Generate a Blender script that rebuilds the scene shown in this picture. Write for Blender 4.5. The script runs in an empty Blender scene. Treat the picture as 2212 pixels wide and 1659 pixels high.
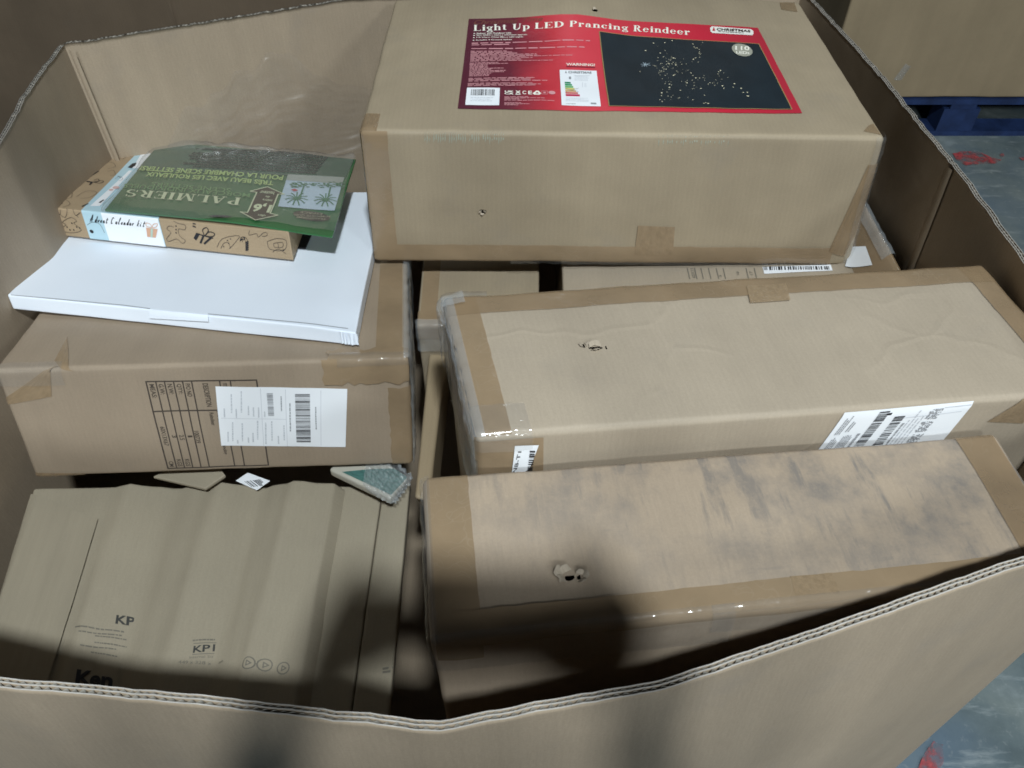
import bpy, bmesh, math, random
from mathutils import Vector, Matrix, noise

# ------------------------------------------------------------------ camera, light, exposure
SC = bpy.context.scene
COL = SC.collection
CAMZ = 1.62                       # the phone is held at about chin height
PITCH = math.radians(47.2)
F = 1700.0                        # focal length in pixels of a 2212 x 1659 picture
CX, CY = 1106.0, 829.5
cam_d = bpy.data.cameras.new('camera'); cam = bpy.data.objects.new('camera', cam_d); COL.objects.link(cam)
cam.location = (0, 0, CAMZ); cam.rotation_euler = (math.pi/2 - PITCH, 0, 0)
cam_d.sensor_width = 36; cam_d.lens = F/2212*36; cam_d.clip_start = 0.01; cam_d.clip_end = 60
SC.camera = cam
w = bpy.data.worlds.new('World'); SC.world = w; w.use_nodes = True
w.node_tree.nodes['Background'].inputs[0].default_value = (0.86, 0.95, 1.0, 1)
w.node_tree.nodes['Background'].inputs[1].default_value = 0.030
SC.view_settings.view_transform = 'Standard'; SC.view_settings.look = 'None'
SC.view_settings.exposure = 0.0; SC.view_settings.gamma = 1.0
SC.cycles.use_denoising = True
SC.cycles.filter_width = 1.7
def ceiling_or_fill_lamp(loc, target, size, power, col):
    d = bpy.data.lights.new('ceiling_or_fill_lamp', 'AREA'); d.shape = 'DISK'; d.size = size; d.energy = power; d.color = col
    o = bpy.data.objects.new('ceiling_or_fill_lamp', d); COL.objects.link(o); o.location = loc
    o.rotation_euler = (Vector(target)-Vector(loc)).to_track_quat('-Z', 'Y').to_euler()
LC = (0.885, 0.965, 1.0)
ceiling_or_fill_lamp((0.40, -1.27, 4.35), (0, 0.6, 1.0), 0.20, 168, LC)
for lx in (1.2, 4.6): ceiling_or_fill_lamp((lx, -6.4, 5.6), (0, 0.7, 1.0), 1.0, 175, LC)  # fill lamps, added behind the viewpoint to brighten faces turned towards it
ceiling_or_fill_lamp((0.3, 6.0, 6.2), (0, 1.5, 0.8), 0.6, 10, LC)  # weak fill lamp, added on the far side

R = random.Random(7)
SP, CP = math.sin(PITCH), math.cos(PITCH)
def ray(px, py):
    x, y = (px-CX)/F, (py-CY)/F
    return Vector((x, CP - y*SP, -SP - y*CP))
def O(v): return Vector((v[0], v[1], v[2]+CAMZ))          # camera-relative to world
def at_z(px, py, z):                                       # z below the camera (negative)
    r = ray(px, py); return r*(z/r.z)
def at_y(px, py, y):
    r = ray(px, py); return r*(y/r.y)
def on_plane(px, py, p0, n):
    r = ray(px, py); return r*(Vector(p0).dot(n)/r.dot(n))
def proj(p):
    f = p.y*CP - p.z*SP; d = -p.y*SP - p.z*CP
    return CX + F*p.x/f, CY + F*d/f
# picture enlargements that positions were read from -> pixels of the 2212 x 1659 picture
def zm(x0, y0, s): 
    k = 2212/4096
    return lambda x, y: ((x0+x*s)*k, (y0+y*s)*k)
ZA = zm(1400, 0, 2200/2212); ZR = zm(1820, 20, 700/2212); ZW = zm(0, 500, 1700/2212); ZL = zm(0, 1200, 1800/2212)
ZT = zm(540, 1480, 900/2212); ZK = zm(0, 1850, 1800/2212); ZP = zm(200, 2400, 1100/2212); ZM = zm(1600, 900, 2496/2212)
ZN = zm(1600, 1700, 2496/2212); ZB = zm(3100, 0, 996/1377); ZX = zm(3200, 1500, 896/2212); ZG = zm(2100, 880, 1600/2212)
ZU = zm(500, 1800, 1200/2212); ZS = zm(1500, 1020, 800/2212); ZO = zm(0, 0, 1600/2212)

# ------------------------------------------------------------------ materials
def new_mat(name):
    m = bpy.data.materials.new(name); m.use_nodes = True
    nt = m.node_tree; b = nt.nodes['Principled BSDF']
    return m, nt, b
def node(nt, t, **kw):
    n = nt.nodes.new(t)
    for k, v in kw.items():
        if k == 'inp':
            for a, c in v.items(): n.inputs[a].default_value = c
        else: setattr(n, k, v)
    return n
def mapping(nt, sx, sy, rot=0.0, off=(0, 0, 0)):
    tc = node(nt, 'ShaderNodeTexCoord'); mp = node(nt, 'ShaderNodeMapping')
    mp.inputs['Scale'].default_value = (sx, sy, 1); mp.inputs['Rotation'].default_value = (0, 0, rot); mp.inputs['Location'].default_value = off
    nt.links.new(tc.outputs['UV'], mp.inputs['Vector']); return mp.outputs[0]
def nz(nt, vec, scale, detail=3, rough=.55):
    n = node(nt, 'ShaderNodeTexNoise'); n.inputs['Scale'].default_value = scale; n.inputs['Detail'].default_value = detail
    n.inputs['Roughness'].default_value = rough; nt.links.new(vec, n.inputs['Vector']); return n.outputs[0]
def ramp(nt, fac, stops):
    n = node(nt, 'ShaderNodeValToRGB'); e = n.color_ramp.elements
    while len(e) < len(stops): e.new(.5)
    for el, (p, c) in zip(e, stops): el.position = p; el.color = c if len(c) == 4 else (*c, 1)
    nt.links.new(fac, n.inputs[0]); return n.outputs[0]
def mix(nt, fac, a, b, mode='MIX'):
    n = node(nt, 'ShaderNodeMix', data_type='RGBA', blend_type=mode)
    for s, v in ((0, fac), (6, a), (7, b)):
        if hasattr(v, 'is_linked') or hasattr(v, 'links'): nt.links.new(v, n.inputs[s])
        elif s == 0: n.inputs[0].default_value = v
        else: n.inputs[s].default_value = (*v, 1) if len(v) == 3 else v
    return n.outputs[2]
def math_n(nt, op, a, b):
    n = node(nt, 'ShaderNodeMath', operation=op)
    for i, v in enumerate((a, b)):
        if hasattr(v, 'links'): nt.links.new(v, n.inputs[i])
        else: n.inputs[i].default_value = v
    return n.outputs[0]
def g(v): return (v, v, v)
def cardboard(name, base, flute='v', dirt=0.0, rough=.62, var=.10, flute_amt=.010, streak=None, spec=.25, crease=0.0, grain=1.0):
    m, nt, b = new_mat(name)
    big = nz(nt, mapping(nt, 1, 1), 5, 4); fine = nz(nt, mapping(nt, 1, 1), 420, 2, .7)
    fib = nz(nt, mapping(nt, 60, 700) if flute == 'u' else mapping(nt, 700, 60), 1, 2)
    c = mix(nt, 1.0, (*base, 1), ramp(nt, big, [(.3, g(1-var)), (.72, g(1+var*.5))]), 'MULTIPLY')
    c = mix(nt, 1.0, c, ramp(nt, fine, [(.25, g(1-.06*grain)), (.75, g(1+.05*grain))]), 'MULTIPLY')
    c = mix(nt, 1.0, c, ramp(nt, fib, [(.3, g(1-.03*grain)), (.7, g(1+.03*grain))]), 'MULTIPLY')
    wv = node(nt, 'ShaderNodeTexWave', wave_type='BANDS', bands_direction='X')
    wv.inputs['Scale'].default_value = 1.0; wv.inputs['Distortion'].default_value = 1.2; wv.inputs['Detail'].default_value = 1
    k = 2*math.pi/20/.0068
    nt.links.new(mapping(nt, k, 0.6) if flute == 'v' else mapping(nt, 0.6, k, 0), wv.inputs['Vector'])
    if flute == 'u': wv.bands_direction = 'Y'
    c = mix(nt, 1.0, c, ramp(nt, wv.outputs['Fac'], [(0, g(1-flute_amt)), (1, g(1+flute_amt))]), 'MULTIPLY')
    band = nz(nt, mapping(nt, 22, 1.2) if flute == 'v' else mapping(nt, 1.2, 22), 1, 2)
    c = mix(nt, 1.0, c, ramp(nt, band, [(.3, g(1-.045*grain)), (.7, g(1+.03*grain))]), 'MULTIPLY')
    ge = node(nt, 'ShaderNodeNewGeometry')
    c = mix(nt, math_n(nt, 'MULTIPLY', ramp(nt, ge.outputs['Pointiness'], [(.515, g(0)), (.60, g(1))]), .30*grain), c, (.52, .45, .35, 1))
    if dirt > 0:
        d1 = nz(nt, mapping(nt, 1, 1, .3, (3, 1, 0)), 9, 5, .65)
        c = mix(nt, math_n(nt, 'MULTIPLY', ramp(nt, d1, [(.56, g(0)), (.80, g(1))]), dirt), c, (.17, .165, .165, 1))
    if streak:
        c = streak(nt, c)
    nt.links.new(c, b.inputs['Base Color'])
    b.inputs['Roughness'].default_value = rough; b.inputs['Specular IOR Level'].default_value = spec
    bp = node(nt, 'ShaderNodeBump'); bp.inputs['Strength'].default_value = .16; bp.inputs['Distance'].default_value = .0005
    h = math_n(nt, 'ADD', math_n(nt, 'MULTIPLY', wv.outputs['Fac'], .22), math_n(nt, 'MULTIPLY', fine, .5*grain))
    h = math_n(nt, 'ADD', h, math_n(nt, 'MULTIPLY', band, 2.0*grain))
    h = math_n(nt, 'ADD', h, math_n(nt, 'MULTIPLY', nz(nt, mapping(nt, 1, 1), 22, 4), 5.0))
    if crease:
        wob = node(nt, 'ShaderNodeMix', data_type='RGBA'); wob.inputs[0].default_value = .12
        nw = node(nt, 'ShaderNodeTexNoise'); nw.inputs['Scale'].default_value = 9; nt.links.new(mapping(nt, 1, 1), nw.inputs['Vector'])
        nt.links.new(mapping(nt, 1, 1.6, .35), wob.inputs[6]); nt.links.new(nw.outputs[1], wob.inputs[7])
        vo = node(nt, 'ShaderNodeTexVoronoi', feature='DISTANCE_TO_EDGE'); vo.inputs['Scale'].default_value = 6; nt.links.new(wob.outputs[2], vo.inputs['Vector'])
        cr = math_n(nt, 'MULTIPLY', ramp(nt, vo.outputs[0], [(0, g(1)), (.045, g(0))]), ramp(nt, nz(nt, mapping(nt, 1, 1, 0, (5, 5, 0)), 7, 2), [(.45, g(0)), (.6, g(1))]))
        h = math_n(nt, 'ADD', h, math_n(nt, 'MULTIPLY', cr, 5.0*crease))
    nt.links.new(h, bp.inputs['Height']); nt.links.new(bp.outputs[0], b.inputs['Normal'])
    return m
def plain(name, col, rough=.5, spec=.4, var=.0, scale=30, alpha=1.0, metal=0.0):
    m, nt, b = new_mat(name)
    b.inputs['Base Color'].default_value = (*col, 1); b.inputs['Roughness'].default_value = rough
    b.inputs['Specular IOR Level'].default_value = spec; b.inputs['Alpha'].default_value = alpha; b.inputs['Metallic'].default_value = metal
    if var:
        c = mix(nt, 1.0, (*col, 1), ramp(nt, nz(nt, mapping(nt, 1, 1), scale, 4), [(.3, g(1-var)), (.7, g(1+var))]), 'MULTIPLY')
        nt.links.new(c, b.inputs['Base Color'])
    return m
def tape_mat(name, col, alpha, rough=.22):
    m, nt, b = new_mat(name)
    n1 = nz(nt, mapping(nt, 1, 1), 14, 4); n2 = nz(nt, mapping(nt, 260, 6), 1, 2)
    c = mix(nt, 1.0, (*col, 1), ramp(nt, n1, [(.3, g(.86)), (.7, g(1.1))]), 'MULTIPLY')
    vo = node(nt, 'ShaderNodeTexVoronoi', feature='DISTANCE_TO_EDGE'); vo.inputs['Scale'].default_value = 26
    wob = node(nt, 'ShaderNodeMix', data_type='RGBA'); wob.inputs[0].default_value = .25; nw = node(nt, 'ShaderNodeTexNoise'); nw.inputs['Scale'].default_value = 20
    nt.links.new(mapping(nt, 1, 1), nw.inputs['Vector']); nt.links.new(mapping(nt, .5, 1.3, .6), wob.inputs[6]); nt.links.new(nw.outputs[1], wob.inputs[7]); nt.links.new(wob.outputs[2], vo.inputs['Vector'])
    cr = math_n(nt, 'MULTIPLY', ramp(nt, vo.outputs[0], [(0, g(1)), (.035, g(0))]), ramp(nt, nz(nt, mapping(nt, 1, 1, 0, (3, 8, 0)), 12, 2), [(.48, g(0)), (.62, g(1))]))
    c = mix(nt, math_n(nt, 'MULTIPLY', cr, .16), c, (.50, .42, .32, 1))
    lng = nz(nt, mapping(nt, 5, 5), 1, 3); c = mix(nt, ramp(nt, lng, [(.45, g(0)), (.7, g(.30))]), c, (.37, .28, .18, 1))
    nt.links.new(c, b.inputs['Base Color']); b.inputs['Roughness'].default_value = rough; b.inputs['Alpha'].default_value = alpha
    b.inputs['Specular IOR Level'].default_value = .5
    bp = node(nt, 'ShaderNodeBump'); bp.inputs['Strength'].default_value = .35; bp.inputs['Distance'].default_value = .002
    nt.links.new(math_n(nt, 'ADD', nz(nt, mapping(nt, 1, 1), 45, 3), math_n(nt, 'MULTIPLY', n2, .2)), bp.inputs['Height']); nt.links.new(bp.outputs[0], b.inputs['Normal'])
    return m
def film_mat(name, alpha=.05, rough=.10, gloss=1.0, col=(.62, .66, .68), bump=.9, dist=.006, scale=26):
    """thin clear plastic: mostly see-through, with a faint milky veil and sharp reflections on its creases"""
    m, nt, b = new_mat(name)
    b.inputs['Base Color'].default_value = (*col, 1); b.inputs['Roughness'].default_value = .35; b.inputs['Specular IOR Level'].default_value = .5
    tr = node(nt, 'ShaderNodeBsdfTransparent'); gl = node(nt, 'ShaderNodeBsdfGlossy'); gl.inputs['Roughness'].default_value = rough
    mx = node(nt, 'ShaderNodeMixShader'); mx2 = node(nt, 'ShaderNodeMixShader'); out = nt.nodes['Material Output']
    lw = node(nt, 'ShaderNodeLayerWeight'); lw.inputs['Blend'].default_value = .3
    bp = node(nt, 'ShaderNodeBump'); bp.inputs['Strength'].default_value = bump; bp.inputs['Distance'].default_value = dist
    vo = node(nt, 'ShaderNodeTexVoronoi', feature='F1'); vo.inputs['Scale'].default_value = scale; nt.links.new(mapping(nt, 1, .45, .5), vo.inputs['Vector'])
    nt.links.new(math_n(nt, 'ADD', vo.outputs[0], nz(nt, mapping(nt, 1, 1), scale*.8, 3)), bp.inputs['Height'])
    for s in (gl, b, lw): nt.links.new(bp.outputs[0], s.inputs['Normal'])
    fac = math_n(nt, 'ADD', math_n(nt, 'MULTIPLY', lw.outputs['Facing'], .16*gloss), .05*gloss)
    nt.links.new(fac, mx.inputs[0]); nt.links.new(tr.outputs[0], mx.inputs[1]); nt.links.new(gl.outputs[0], mx.inputs[2])
    mx2.inputs[0].default_value = alpha; nt.links.new(mx.outputs[0], mx2.inputs[1]); nt.links.new(b.outputs[0], mx2.inputs[2])
    nt.links.new(mx2.outputs[0], out.inputs['Surface'])
    return m
def scuffs(nt, c):                                          # grey rubbed-in dirt on the oldest carton
    s1 = nz(nt, mapping(nt, 34, 5.0, .10), 1, 5, .65); s2 = nz(nt, mapping(nt, 13, 11, 0, (2.3, .7, 0)), 1, 5, .65)
    s3 = nz(nt, mapping(nt, 9, 70, -.10, (1, 5, 0)), 1, 4, .6); s4 = nz(nt, mapping(nt, 90, 22, .12, (7, 2, 0)), 1, 3, .6)
    sep = node(nt, 'ShaderNodeSeparateXYZ'); nt.links.new(mapping(nt, 1, 1, 0, (0, -6*.31, 0)), sep.inputs[0])
    wgt = ramp(nt, math_n(nt, 'ADD', math_n(nt, 'MULTIPLY', sep.outputs[0], 1.25), math_n(nt, 'MULTIPLY', sep.outputs[1], 3.0)), [(.20, g(.06)), (.45, g(.50)), (.85, g(1))])
    s5 = nz(nt, mapping(nt, 26, 20, .3, (9, 4, 0)), 1, 6, .75)
    blot = math_n(nt, 'MULTIPLY', ramp(nt, s2, [(.44, g(0)), (.60, g(1))]), ramp(nt, s5, [(.36, g(.25)), (.60, g(1))]))
    a = math_n(nt, 'MULTIPLY', math_n(nt, 'MULTIPLY', ramp(nt, s1, [(.49, g(0)), (.58, g(1))]), ramp(nt, s5, [(.36, g(.1)), (.54, g(1))])), .95)
    a2 = math_n(nt, 'MULTIPLY', ramp(nt, s3, [(.54, g(0)), (.64, g(1))]), ramp(nt, s2, [(.46, g(0)), (.60, g(1))]))
    t = math_n(nt, 'MAXIMUM', math_n(nt, 'MAXIMUM', a, blot), math_n(nt, 'MULTIPLY', a2, .9))
    t = math_n(nt, 'MULTIPLY', math_n(nt, 'MULTIPLY', t, wgt), math_n(nt, 'LESS_THAN', sep.outputs[0], 1.2))    # only the lid has been rubbed
    return mix(nt, math_n(nt, 'MULTIPLY', t, .70), c, (.135, .132, .132, 1))
KRAFT = (.328, .266, .184)
M = dict(
    card=cardboard('kraft_cardboard', KRAFT, 'v', .22, flute_amt=.014),
    card_mid=cardboard('kraft_cardboard_pale', (.372, .310, .236), 'v', .16, var=.07, crease=1.0),
    card_scuffed=cardboard('kraft_cardboard_scuffed', (.385, .305, .226), 'v', .12, streak=scuffs),
    card_left=cardboard('kraft_cardboard_warm', (.312, .246, .180), 'v', .16),
    card_grey=cardboard('grey_mailer_card', (.318, .276, .205), 'v', .05, rough=.7, var=.06, flute_amt=.006),
    wall=cardboard('pallet_box_board', (.338, .268, .194), 'v', .22, rough=.55, var=.09, spec=.3, flute_amt=.012, grain=1.5),
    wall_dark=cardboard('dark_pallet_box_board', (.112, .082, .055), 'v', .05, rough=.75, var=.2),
    wall_far=cardboard('tan_pallet_box_board', (.285, .220, .138), 'v', .05),
    flute=plain('flute_paper', (.40, .37, .32), .85, .2, .25, 60),
    white=cardboard('white_card', (.80, .86, .95), 'v', .0, rough=.5, var=.012, flute_amt=.0, grain=.15),
    advent=cardboard('printed_kraft_card', (.37, .275, .175), 'u', .0, rough=.5, var=.06, flute_amt=.0),
    tape=tape_mat('brown_tape', (.322, .232, .142), .82, .16),
    tape_lite=tape_mat('thin_brown_tape', (.31, .215, .125), .66, .16),
    film=film_mat('clear_film'),
    wrap=film_mat('loose_clear_wrap', .20, bump=.6, dist=.005, scale=40),
    label=plain('label_paper', (.82, .845, .88), .42, .35),
    ink=plain('black_ink', (.02, .02, .024), .5, .3),
    ink_brown=plain('stamped_ink', (.062, .050, .042), .65, .2),
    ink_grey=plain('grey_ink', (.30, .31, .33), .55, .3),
    ink_pale=plain('faint_ink', (.56, .58, .62), .5, .3),
    ink_faded=plain('faded_ink', (.17, .155, .125), .65, .2),
    cut_edge=plain('cut_paper_edge', (.40, .38, .35), .85, .2, .15, 90),
    tear=plain('torn_paper', (.38, .32, .25), .9, .1, .12, 200),
)

# ------------------------------------------------------------------ mesh builder
class MB:
    def __init__(s): s.v = []; s.f = []; s.uv = []
    def add(s, p, uv=(0, 0)): s.v.append(Vector(p)); s.uv.append(uv); return len(s.v)-1
    def build(s, name, mat, parent=None, smooth=True, base=None):
        me = bpy.data.meshes.new(name)
        off = base if base is not None else Vector((0, 0, 0))
        me.from_pydata([tuple(p-off) for p in s.v], [], s.f)
        ul = me.uv_layers.new(name='UVMap')
        li = [0]*len(me.loops); me.loops.foreach_get('vertex_index', li)
        ul.data.foreach_set('uv', [c for i in li for c in s.uv[i]])
        me.materials.append(mat)
        if smooth: me.polygons.foreach_set('use_smooth', [True]*len(me.polygons))
        me.update()
        o = bpy.data.objects.new(name, me); COL.objects.link(o)
        if parent: o.parent = parent
        return o
    def box(s, x0, x1, y0, y1, z0, z1, uvs=1.0):
        for (q) in (((x0,y0,z0),(x0,y1,z0),(x1,y1,z0),(x1,y0,z0)), ((x0,y0,z1),(x1,y0,z1),(x1,y1,z1),(x0,y1,z1)),
                    ((x0,y0,z0),(x1,y0,z0),(x1,y0,z1),(x0,y0,z1)), ((x0,y1,z0),(x0,y1,z1),(x1,y1,z1),(x1,y1,z0)),
                    ((x0,y0,z0),(x0,y0,z1),(x0,y1,z1),(x0,y1,z0)), ((x1,y0,z0),(x1,y1,z0),(x1,y1,z1),(x1,y0,z1))):
            a, b_, d = Vector(q[0]), Vector(q[1]), Vector(q[3])
            lu, lv = (b_-a).length, (d-a).length
            k = [s.add(q[0]), s.add(q[1], (lu, 0)), s.add(q[2], (lu, lv)), s.add(q[3], (0, lv))]
            s.f.append(k)
def tag(o, label=None, cat=None, group=None, kind=None):
    if label: o['label'] = label
    if cat: o['category'] = cat
    if group: o['group'] = group
    if kind: o['kind'] = kind
    return o
def empty(name, loc):
    o = bpy.data.objects.new(name, None); COL.objects.link(o); o.location = loc; o.empty_display_size = .05; return o

# ------------------------------------------------------------------ floor
def floor_mat():
    m, nt, b = new_mat('painted_concrete')
    v = mapping(nt, 1, 1)
    n1 = nz(nt, v, 4.5, 6, .65); n2 = nz(nt, mapping(nt, 1, 1, .4, (4, 2, 0)), 1.6, 4)
    c = ramp(nt, n1, [(.30, (.080, .108, .118)), (.48, (.135, .172, .180)), (.60, (.180, .215, .212)), (.72, (.30, .345, .35))])
    c = mix(nt, ramp(nt, n2, [(.45, g(0)), (.65, g(.7))]), c, (.115, .170, .235, 1))
    fl_ = nz(nt, mapping(nt, 5, 26, .6), 1, 5, .7)
    c = mix(nt, ramp(nt, fl_, [(.56, g(0)), (.70, g(.55))]), c, (.36, .40, .41, 1))
    c = mix(nt, ramp(nt, nz(nt, v, 60, 3), [(.60, g(0)), (.75, g(.35))]), c, (.36, .38, .38, 1))
    nt.links.new(c, b.inputs['Base Color']); b.inputs['Roughness'].default_value = .45
    return m
mb = MB()
for x, y in ((-12, -10), (12, -10), (12, 14), (-12, 14)): mb.add((x, y, 0), (x, y))
mb.f.append([0, 1, 2, 3]); fl = mb.build('floor', floor_mat(), smooth=False); tag(fl, kind='structure')
def red_mat():
    m, nt, b = new_mat('worn_red_paint')
    n = nz(nt, mapping(nt, 1, 1), 22, 5, .7)
    c = ramp(nt, n, [(.35, (.40, .05, .06)), (.54, (.44, .09, .095)), (.62, (.17, .15, .17))])
    nt.links.new(c, b.inputs['Base Color']); b.inputs['Roughness'].default_value = .5
    wn = nz(nt, mapping(nt, 1, 1, .2, (4, 4, 0)), 26, 5, .7); nt.links.new(ramp(nt, wn, [(.40, g(1)), (.58, g(.12))]), b.inputs['Alpha'])     # worn through to the concrete
    return m
RED = red_mat()
def floor_mark(pts):
    m_ = MB(); ws = [at_z(px, py, -CAMZ+.004) for px, py in pts]; fine_ = []
    for a, b in zip(ws, ws[1:]+ws[:1]):
        for i in range(6):
            p = a.lerp(b, i/6); k = .005; fine_.append(p+Vector((k*noise.noise(p*40), k*noise.noise(p*40+Vector((9, 0, 0))), 0)))
    ws = fine_
    for p in ws: m_.add((p.x, p.y, .004), (p.x, p.y))
    m_.f.append(list(range(len(ws)))); o = m_.build('floor_mark', RED, smooth=False); o['kind'] = 'structure'; return o
floor_mark([ZB(985, 850), ZB(1040, 838), ZB(1120, 836), ZB(1180, 862), ZB(1250, 885), ZB(1225, 902), ZB(1140, 905), ZB(1060, 915), ZB(1010, 890)])
floor_mark([ZB(1240, 855), ZB(1262, 848), ZB(1272, 862), ZB(1250, 870)])
floor_mark([ZB(1350, 872), ZB(1385, 860), ZB(1400, 880), ZB(1365, 888)])
floor_mark([(1990, 1640), (2018, 1600), (2040, 1608), (2035, 1650), (2010, 1700), (1960, 1700)])

# ------------------------------------------------------------------ pallets
BLUE = plain('blue_pallet_paint', (.014, .030, .092), .6, .3, .35, 14)
def pallet(x0, y0, sx, sy, label):
    root = empty('pallet', (x0, y0, 0)); tag(root, label, 'pallet')
    def part(nm, *b):
        m_ = MB(); m_.box(*b); o = m_.build(nm, BLUE, root, False)
        return o
    for i in range(3): part('bottom_board', 0, sx, (sy-.1)*i/2, (sy-.1)*i/2+.1, 0, .020)
    for i in range(3):
        for j in range(3): part('block', (sx-.14)*i/2, (sx-.14)*i/2+.14, (sy-.1)*j/2+.002, (sy-.1)*j/2+.098, .0205, .112)
    for i in range(3): part('stringer_board', (sx-.1)*i/2+.001, (sx-.1)*i/2+.099, .003, sy-.003, .1125, .131)
    n = 9
    for i in range(n): part('deck_board', -.001, sx+.001, (sy-.1)*i/(n-1), (sy-.1)*i/(n-1)+.1, .1315, .152)
    return root
PTOP = .153
pallet(1.14, 2.84, 1.2, 1.2, 'blue wooden pallet under the tan pallet box beyond the right wall')
pallet(-.66, .30, 1.2, 1.2, 'blue wooden pallet beneath the open pallet box')

# ------------------------------------------------------------------ the open corrugated pallet box
H = .55
def rim(px, py):
    p = at_z(px, py, -H); return (p.x, p.y)
front = [(-.700, .300), rim(0, 1462), rim(480, 1506), rim(950, 1563), rim(1180, 1513), rim(1430, 1472), rim(1800, 1345), rim(2212, 1206), (.552, .372)]
right = [(.552, .372), rim(2212, 562), rim(2055, 355), rim(1947, 219), rim(1752, 0), (.512, 1.452)]
back = [(.512, 1.452), (.15, 1.462), (-.294, 1.418), rim(440, 50), rim(138, 97)]
left = [rim(138, 97), rim(60, 205), rim(0, 312), (-.700, .60), (-.700, .300)]
BOT = -CAMZ + PTOP + .004
def resample(path, step):
    out = []; acc = 0
    for (a, b) in zip(path, path[1:]):
        a, b = Vector((*a, 0)), Vector((*b, 0)); L = (b-a).length; n = max(1, round(L/step))
        for i in range(n): out.append((a.lerp(b, i/n), acc+L*i/n))
        acc += L
    out.append((Vector((*path[-1], 0)), acc)); return out
def smooth_path(pts, it):
    for _ in range(it):
        q = [pts[0]] + [((pts[i-1][0]+pts[i][0]*2+pts[i+1][0])/4, pts[i][1]) for i in range(1, len(pts)-1)] + [pts[-1]]
        pts = q
    return pts
def normals(pts):
    r = []
    for i in range(len(pts)):
        d = pts[min(i+1, len(pts)-1)][0]-pts[max(i-1, 0)][0]; d.normalize(); r.append(Vector((d.y, -d.x, 0)))   # outward for a counter-clockwise path
    return r
ZLEV = [0, .006, .02, .05, .10, .18, .30, .45, .65, -1]
def wall_panel(path, seed, root):
    def sheet(pts, off, uvoff):
        nr = normals(pts); m_ = MB(); rows = []
        for i, (p, s_) in enumerate(pts):
            ztop = -H + .0022*noise.noise(Vector((s_*30, seed, 0))) + .0016*noise.noise(Vector((s_*110, seed, 4))) + .004*noise.noise(Vector((s_*4, seed+9, 0)))
            e = min(s_, pts[-1][1]-s_)
            row = []
            for dz in ZLEV:
                z = BOT if dz < 0 else ztop-dz
                bulge = .018*math.sin(math.pi*min(1, max(0, (-H-z)/.8)))*min(1, e/.25)
                o_ = off(i, s_) + bulge + .003*noise.noise(Vector((s_*5, z*4, seed)))*min(1, e/.1)
                if dz == 0: o_ += .0008*noise.noise(Vector((s_*60, seed+3, 0)))
                q = p + nr[i]*o_; row.append(m_.add((q.x, q.y, z+CAMZ), (s_+uvoff, -dz if dz >= 0 else -.9)))
            rows.append(row)
        for a, b in zip(rows, rows[1:]):
            for j in range(len(ZLEV)-1): m_.f.append([a[j], b[j], b[j+1], a[j+1]])
        return m_
    coarse = smooth_path(resample(path, .008), 2)
    m_ = MB(); edges = []
    for k, off in enumerate((0.0, .0028, .0062)):
        for dd in ((.00045,), (-.00045,)):
            s_ = sheet(coarse, lambda i, q, o_=off, d=dd[0]: o_+d, seed*1.7)
            n0 = len(m_.v); m_.v += s_.v; m_.uv += s_.uv; m_.f += [[a+n0 for a in f] for f in s_.f]
        # paper edge of this liner
        n0 = len(m_.v); L = len(ZLEV); a0 = n0-2*L*len(coarse); b0 = n0-L*len(coarse)
        for i in range(len(coarse)-1): edges.append(len(m_.f)); m_.f.append([a0+i*L, b0+i*L, b0+(i+1)*L, a0+(i+1)*L])
    body = m_.build('wall_panel', M['wall'], root, base=root.location)
    body.data.materials.append(M['cut_edge'])
    for e in edges: body.data.polygons[e].material_index = 1
    fine = smooth_path(resample(path, .0011), 30)
    pitch = .0066
    for lo, hi in ((.0006, .0023), (.0034, .0057)):
        s_ = sheet(fine, lambda i, q: (lo+hi)/2+(hi-lo)/2*(.72+.5*noise.noise(Vector((q*11, seed, hi*500))))*max(-1, min(1, 1.3*math.sin(2*math.pi*q/(pitch if hi > .005 else pitch*.85) + 2.2*noise.noise(Vector((q*14, hi*900, 1)))))), 0)
        o = s_.build('fluting', M['flute'], body, base=root.location); o['kind'] = 'stuff'
    return body
gay = empty('pallet_box', Vector((0, .85, BOT+CAMZ)))
tag(gay, 'open brown corrugated pallet box with bulging walls holding all the cartons', 'pallet box')
for i, p in enumerate((front, right, back, left)): wall_panel(p, i+1, gay)
mb = MB()
for p in front[:-1]+right[:-1]+back[:-1]+left[:-1]: mb.add((p[0], p[1], BOT+CAMZ+.004), p)
mb.f.append(list(range(len(mb.v)))); mb.build('bottom_panel', M['wall'], gay, False, base=gay.location)
# folded score line beside the far left corner
mb = MB(); 
for t in range(20):
    z = -H-.004-.5*t/19
    for dx, dy, in ((.006, -.006), (.010, -.0085), (.014, -.006)):
        mb.add((back[-1][0]+dx+.004, back[-1][1]+dy-.003, z+CAMZ), (dx, z))
for t in range(19):
    for j in range(2): mb.f.append([t*3+j, t*3+j+1, t*3+4+j, t*3+3+j])
mb.build('corner_fold', M['wall'], gay, base=gay.location)
mb = MB(); p0 = rim(2055, 355)
for t in range(20):
    z = -H-.003-.5*t/19; bl = .018*math.sin(math.pi*min(1, max(0, (-H-z)/.8)))
    for dx, dy in ((-.0012, -.009), (-.0042, 0), (-.0012, .009)): mb.add((p0[0]+dx+bl, p0[1]+dy, z+CAMZ), (dy, z))
for t in range(19):
    for j in range(2): mb.f.append([t*3+j, t*3+j+1, t*3+4+j, t*3+3+j])
mb.build('score_line', M['wall'], gay, base=gay.location)

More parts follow.
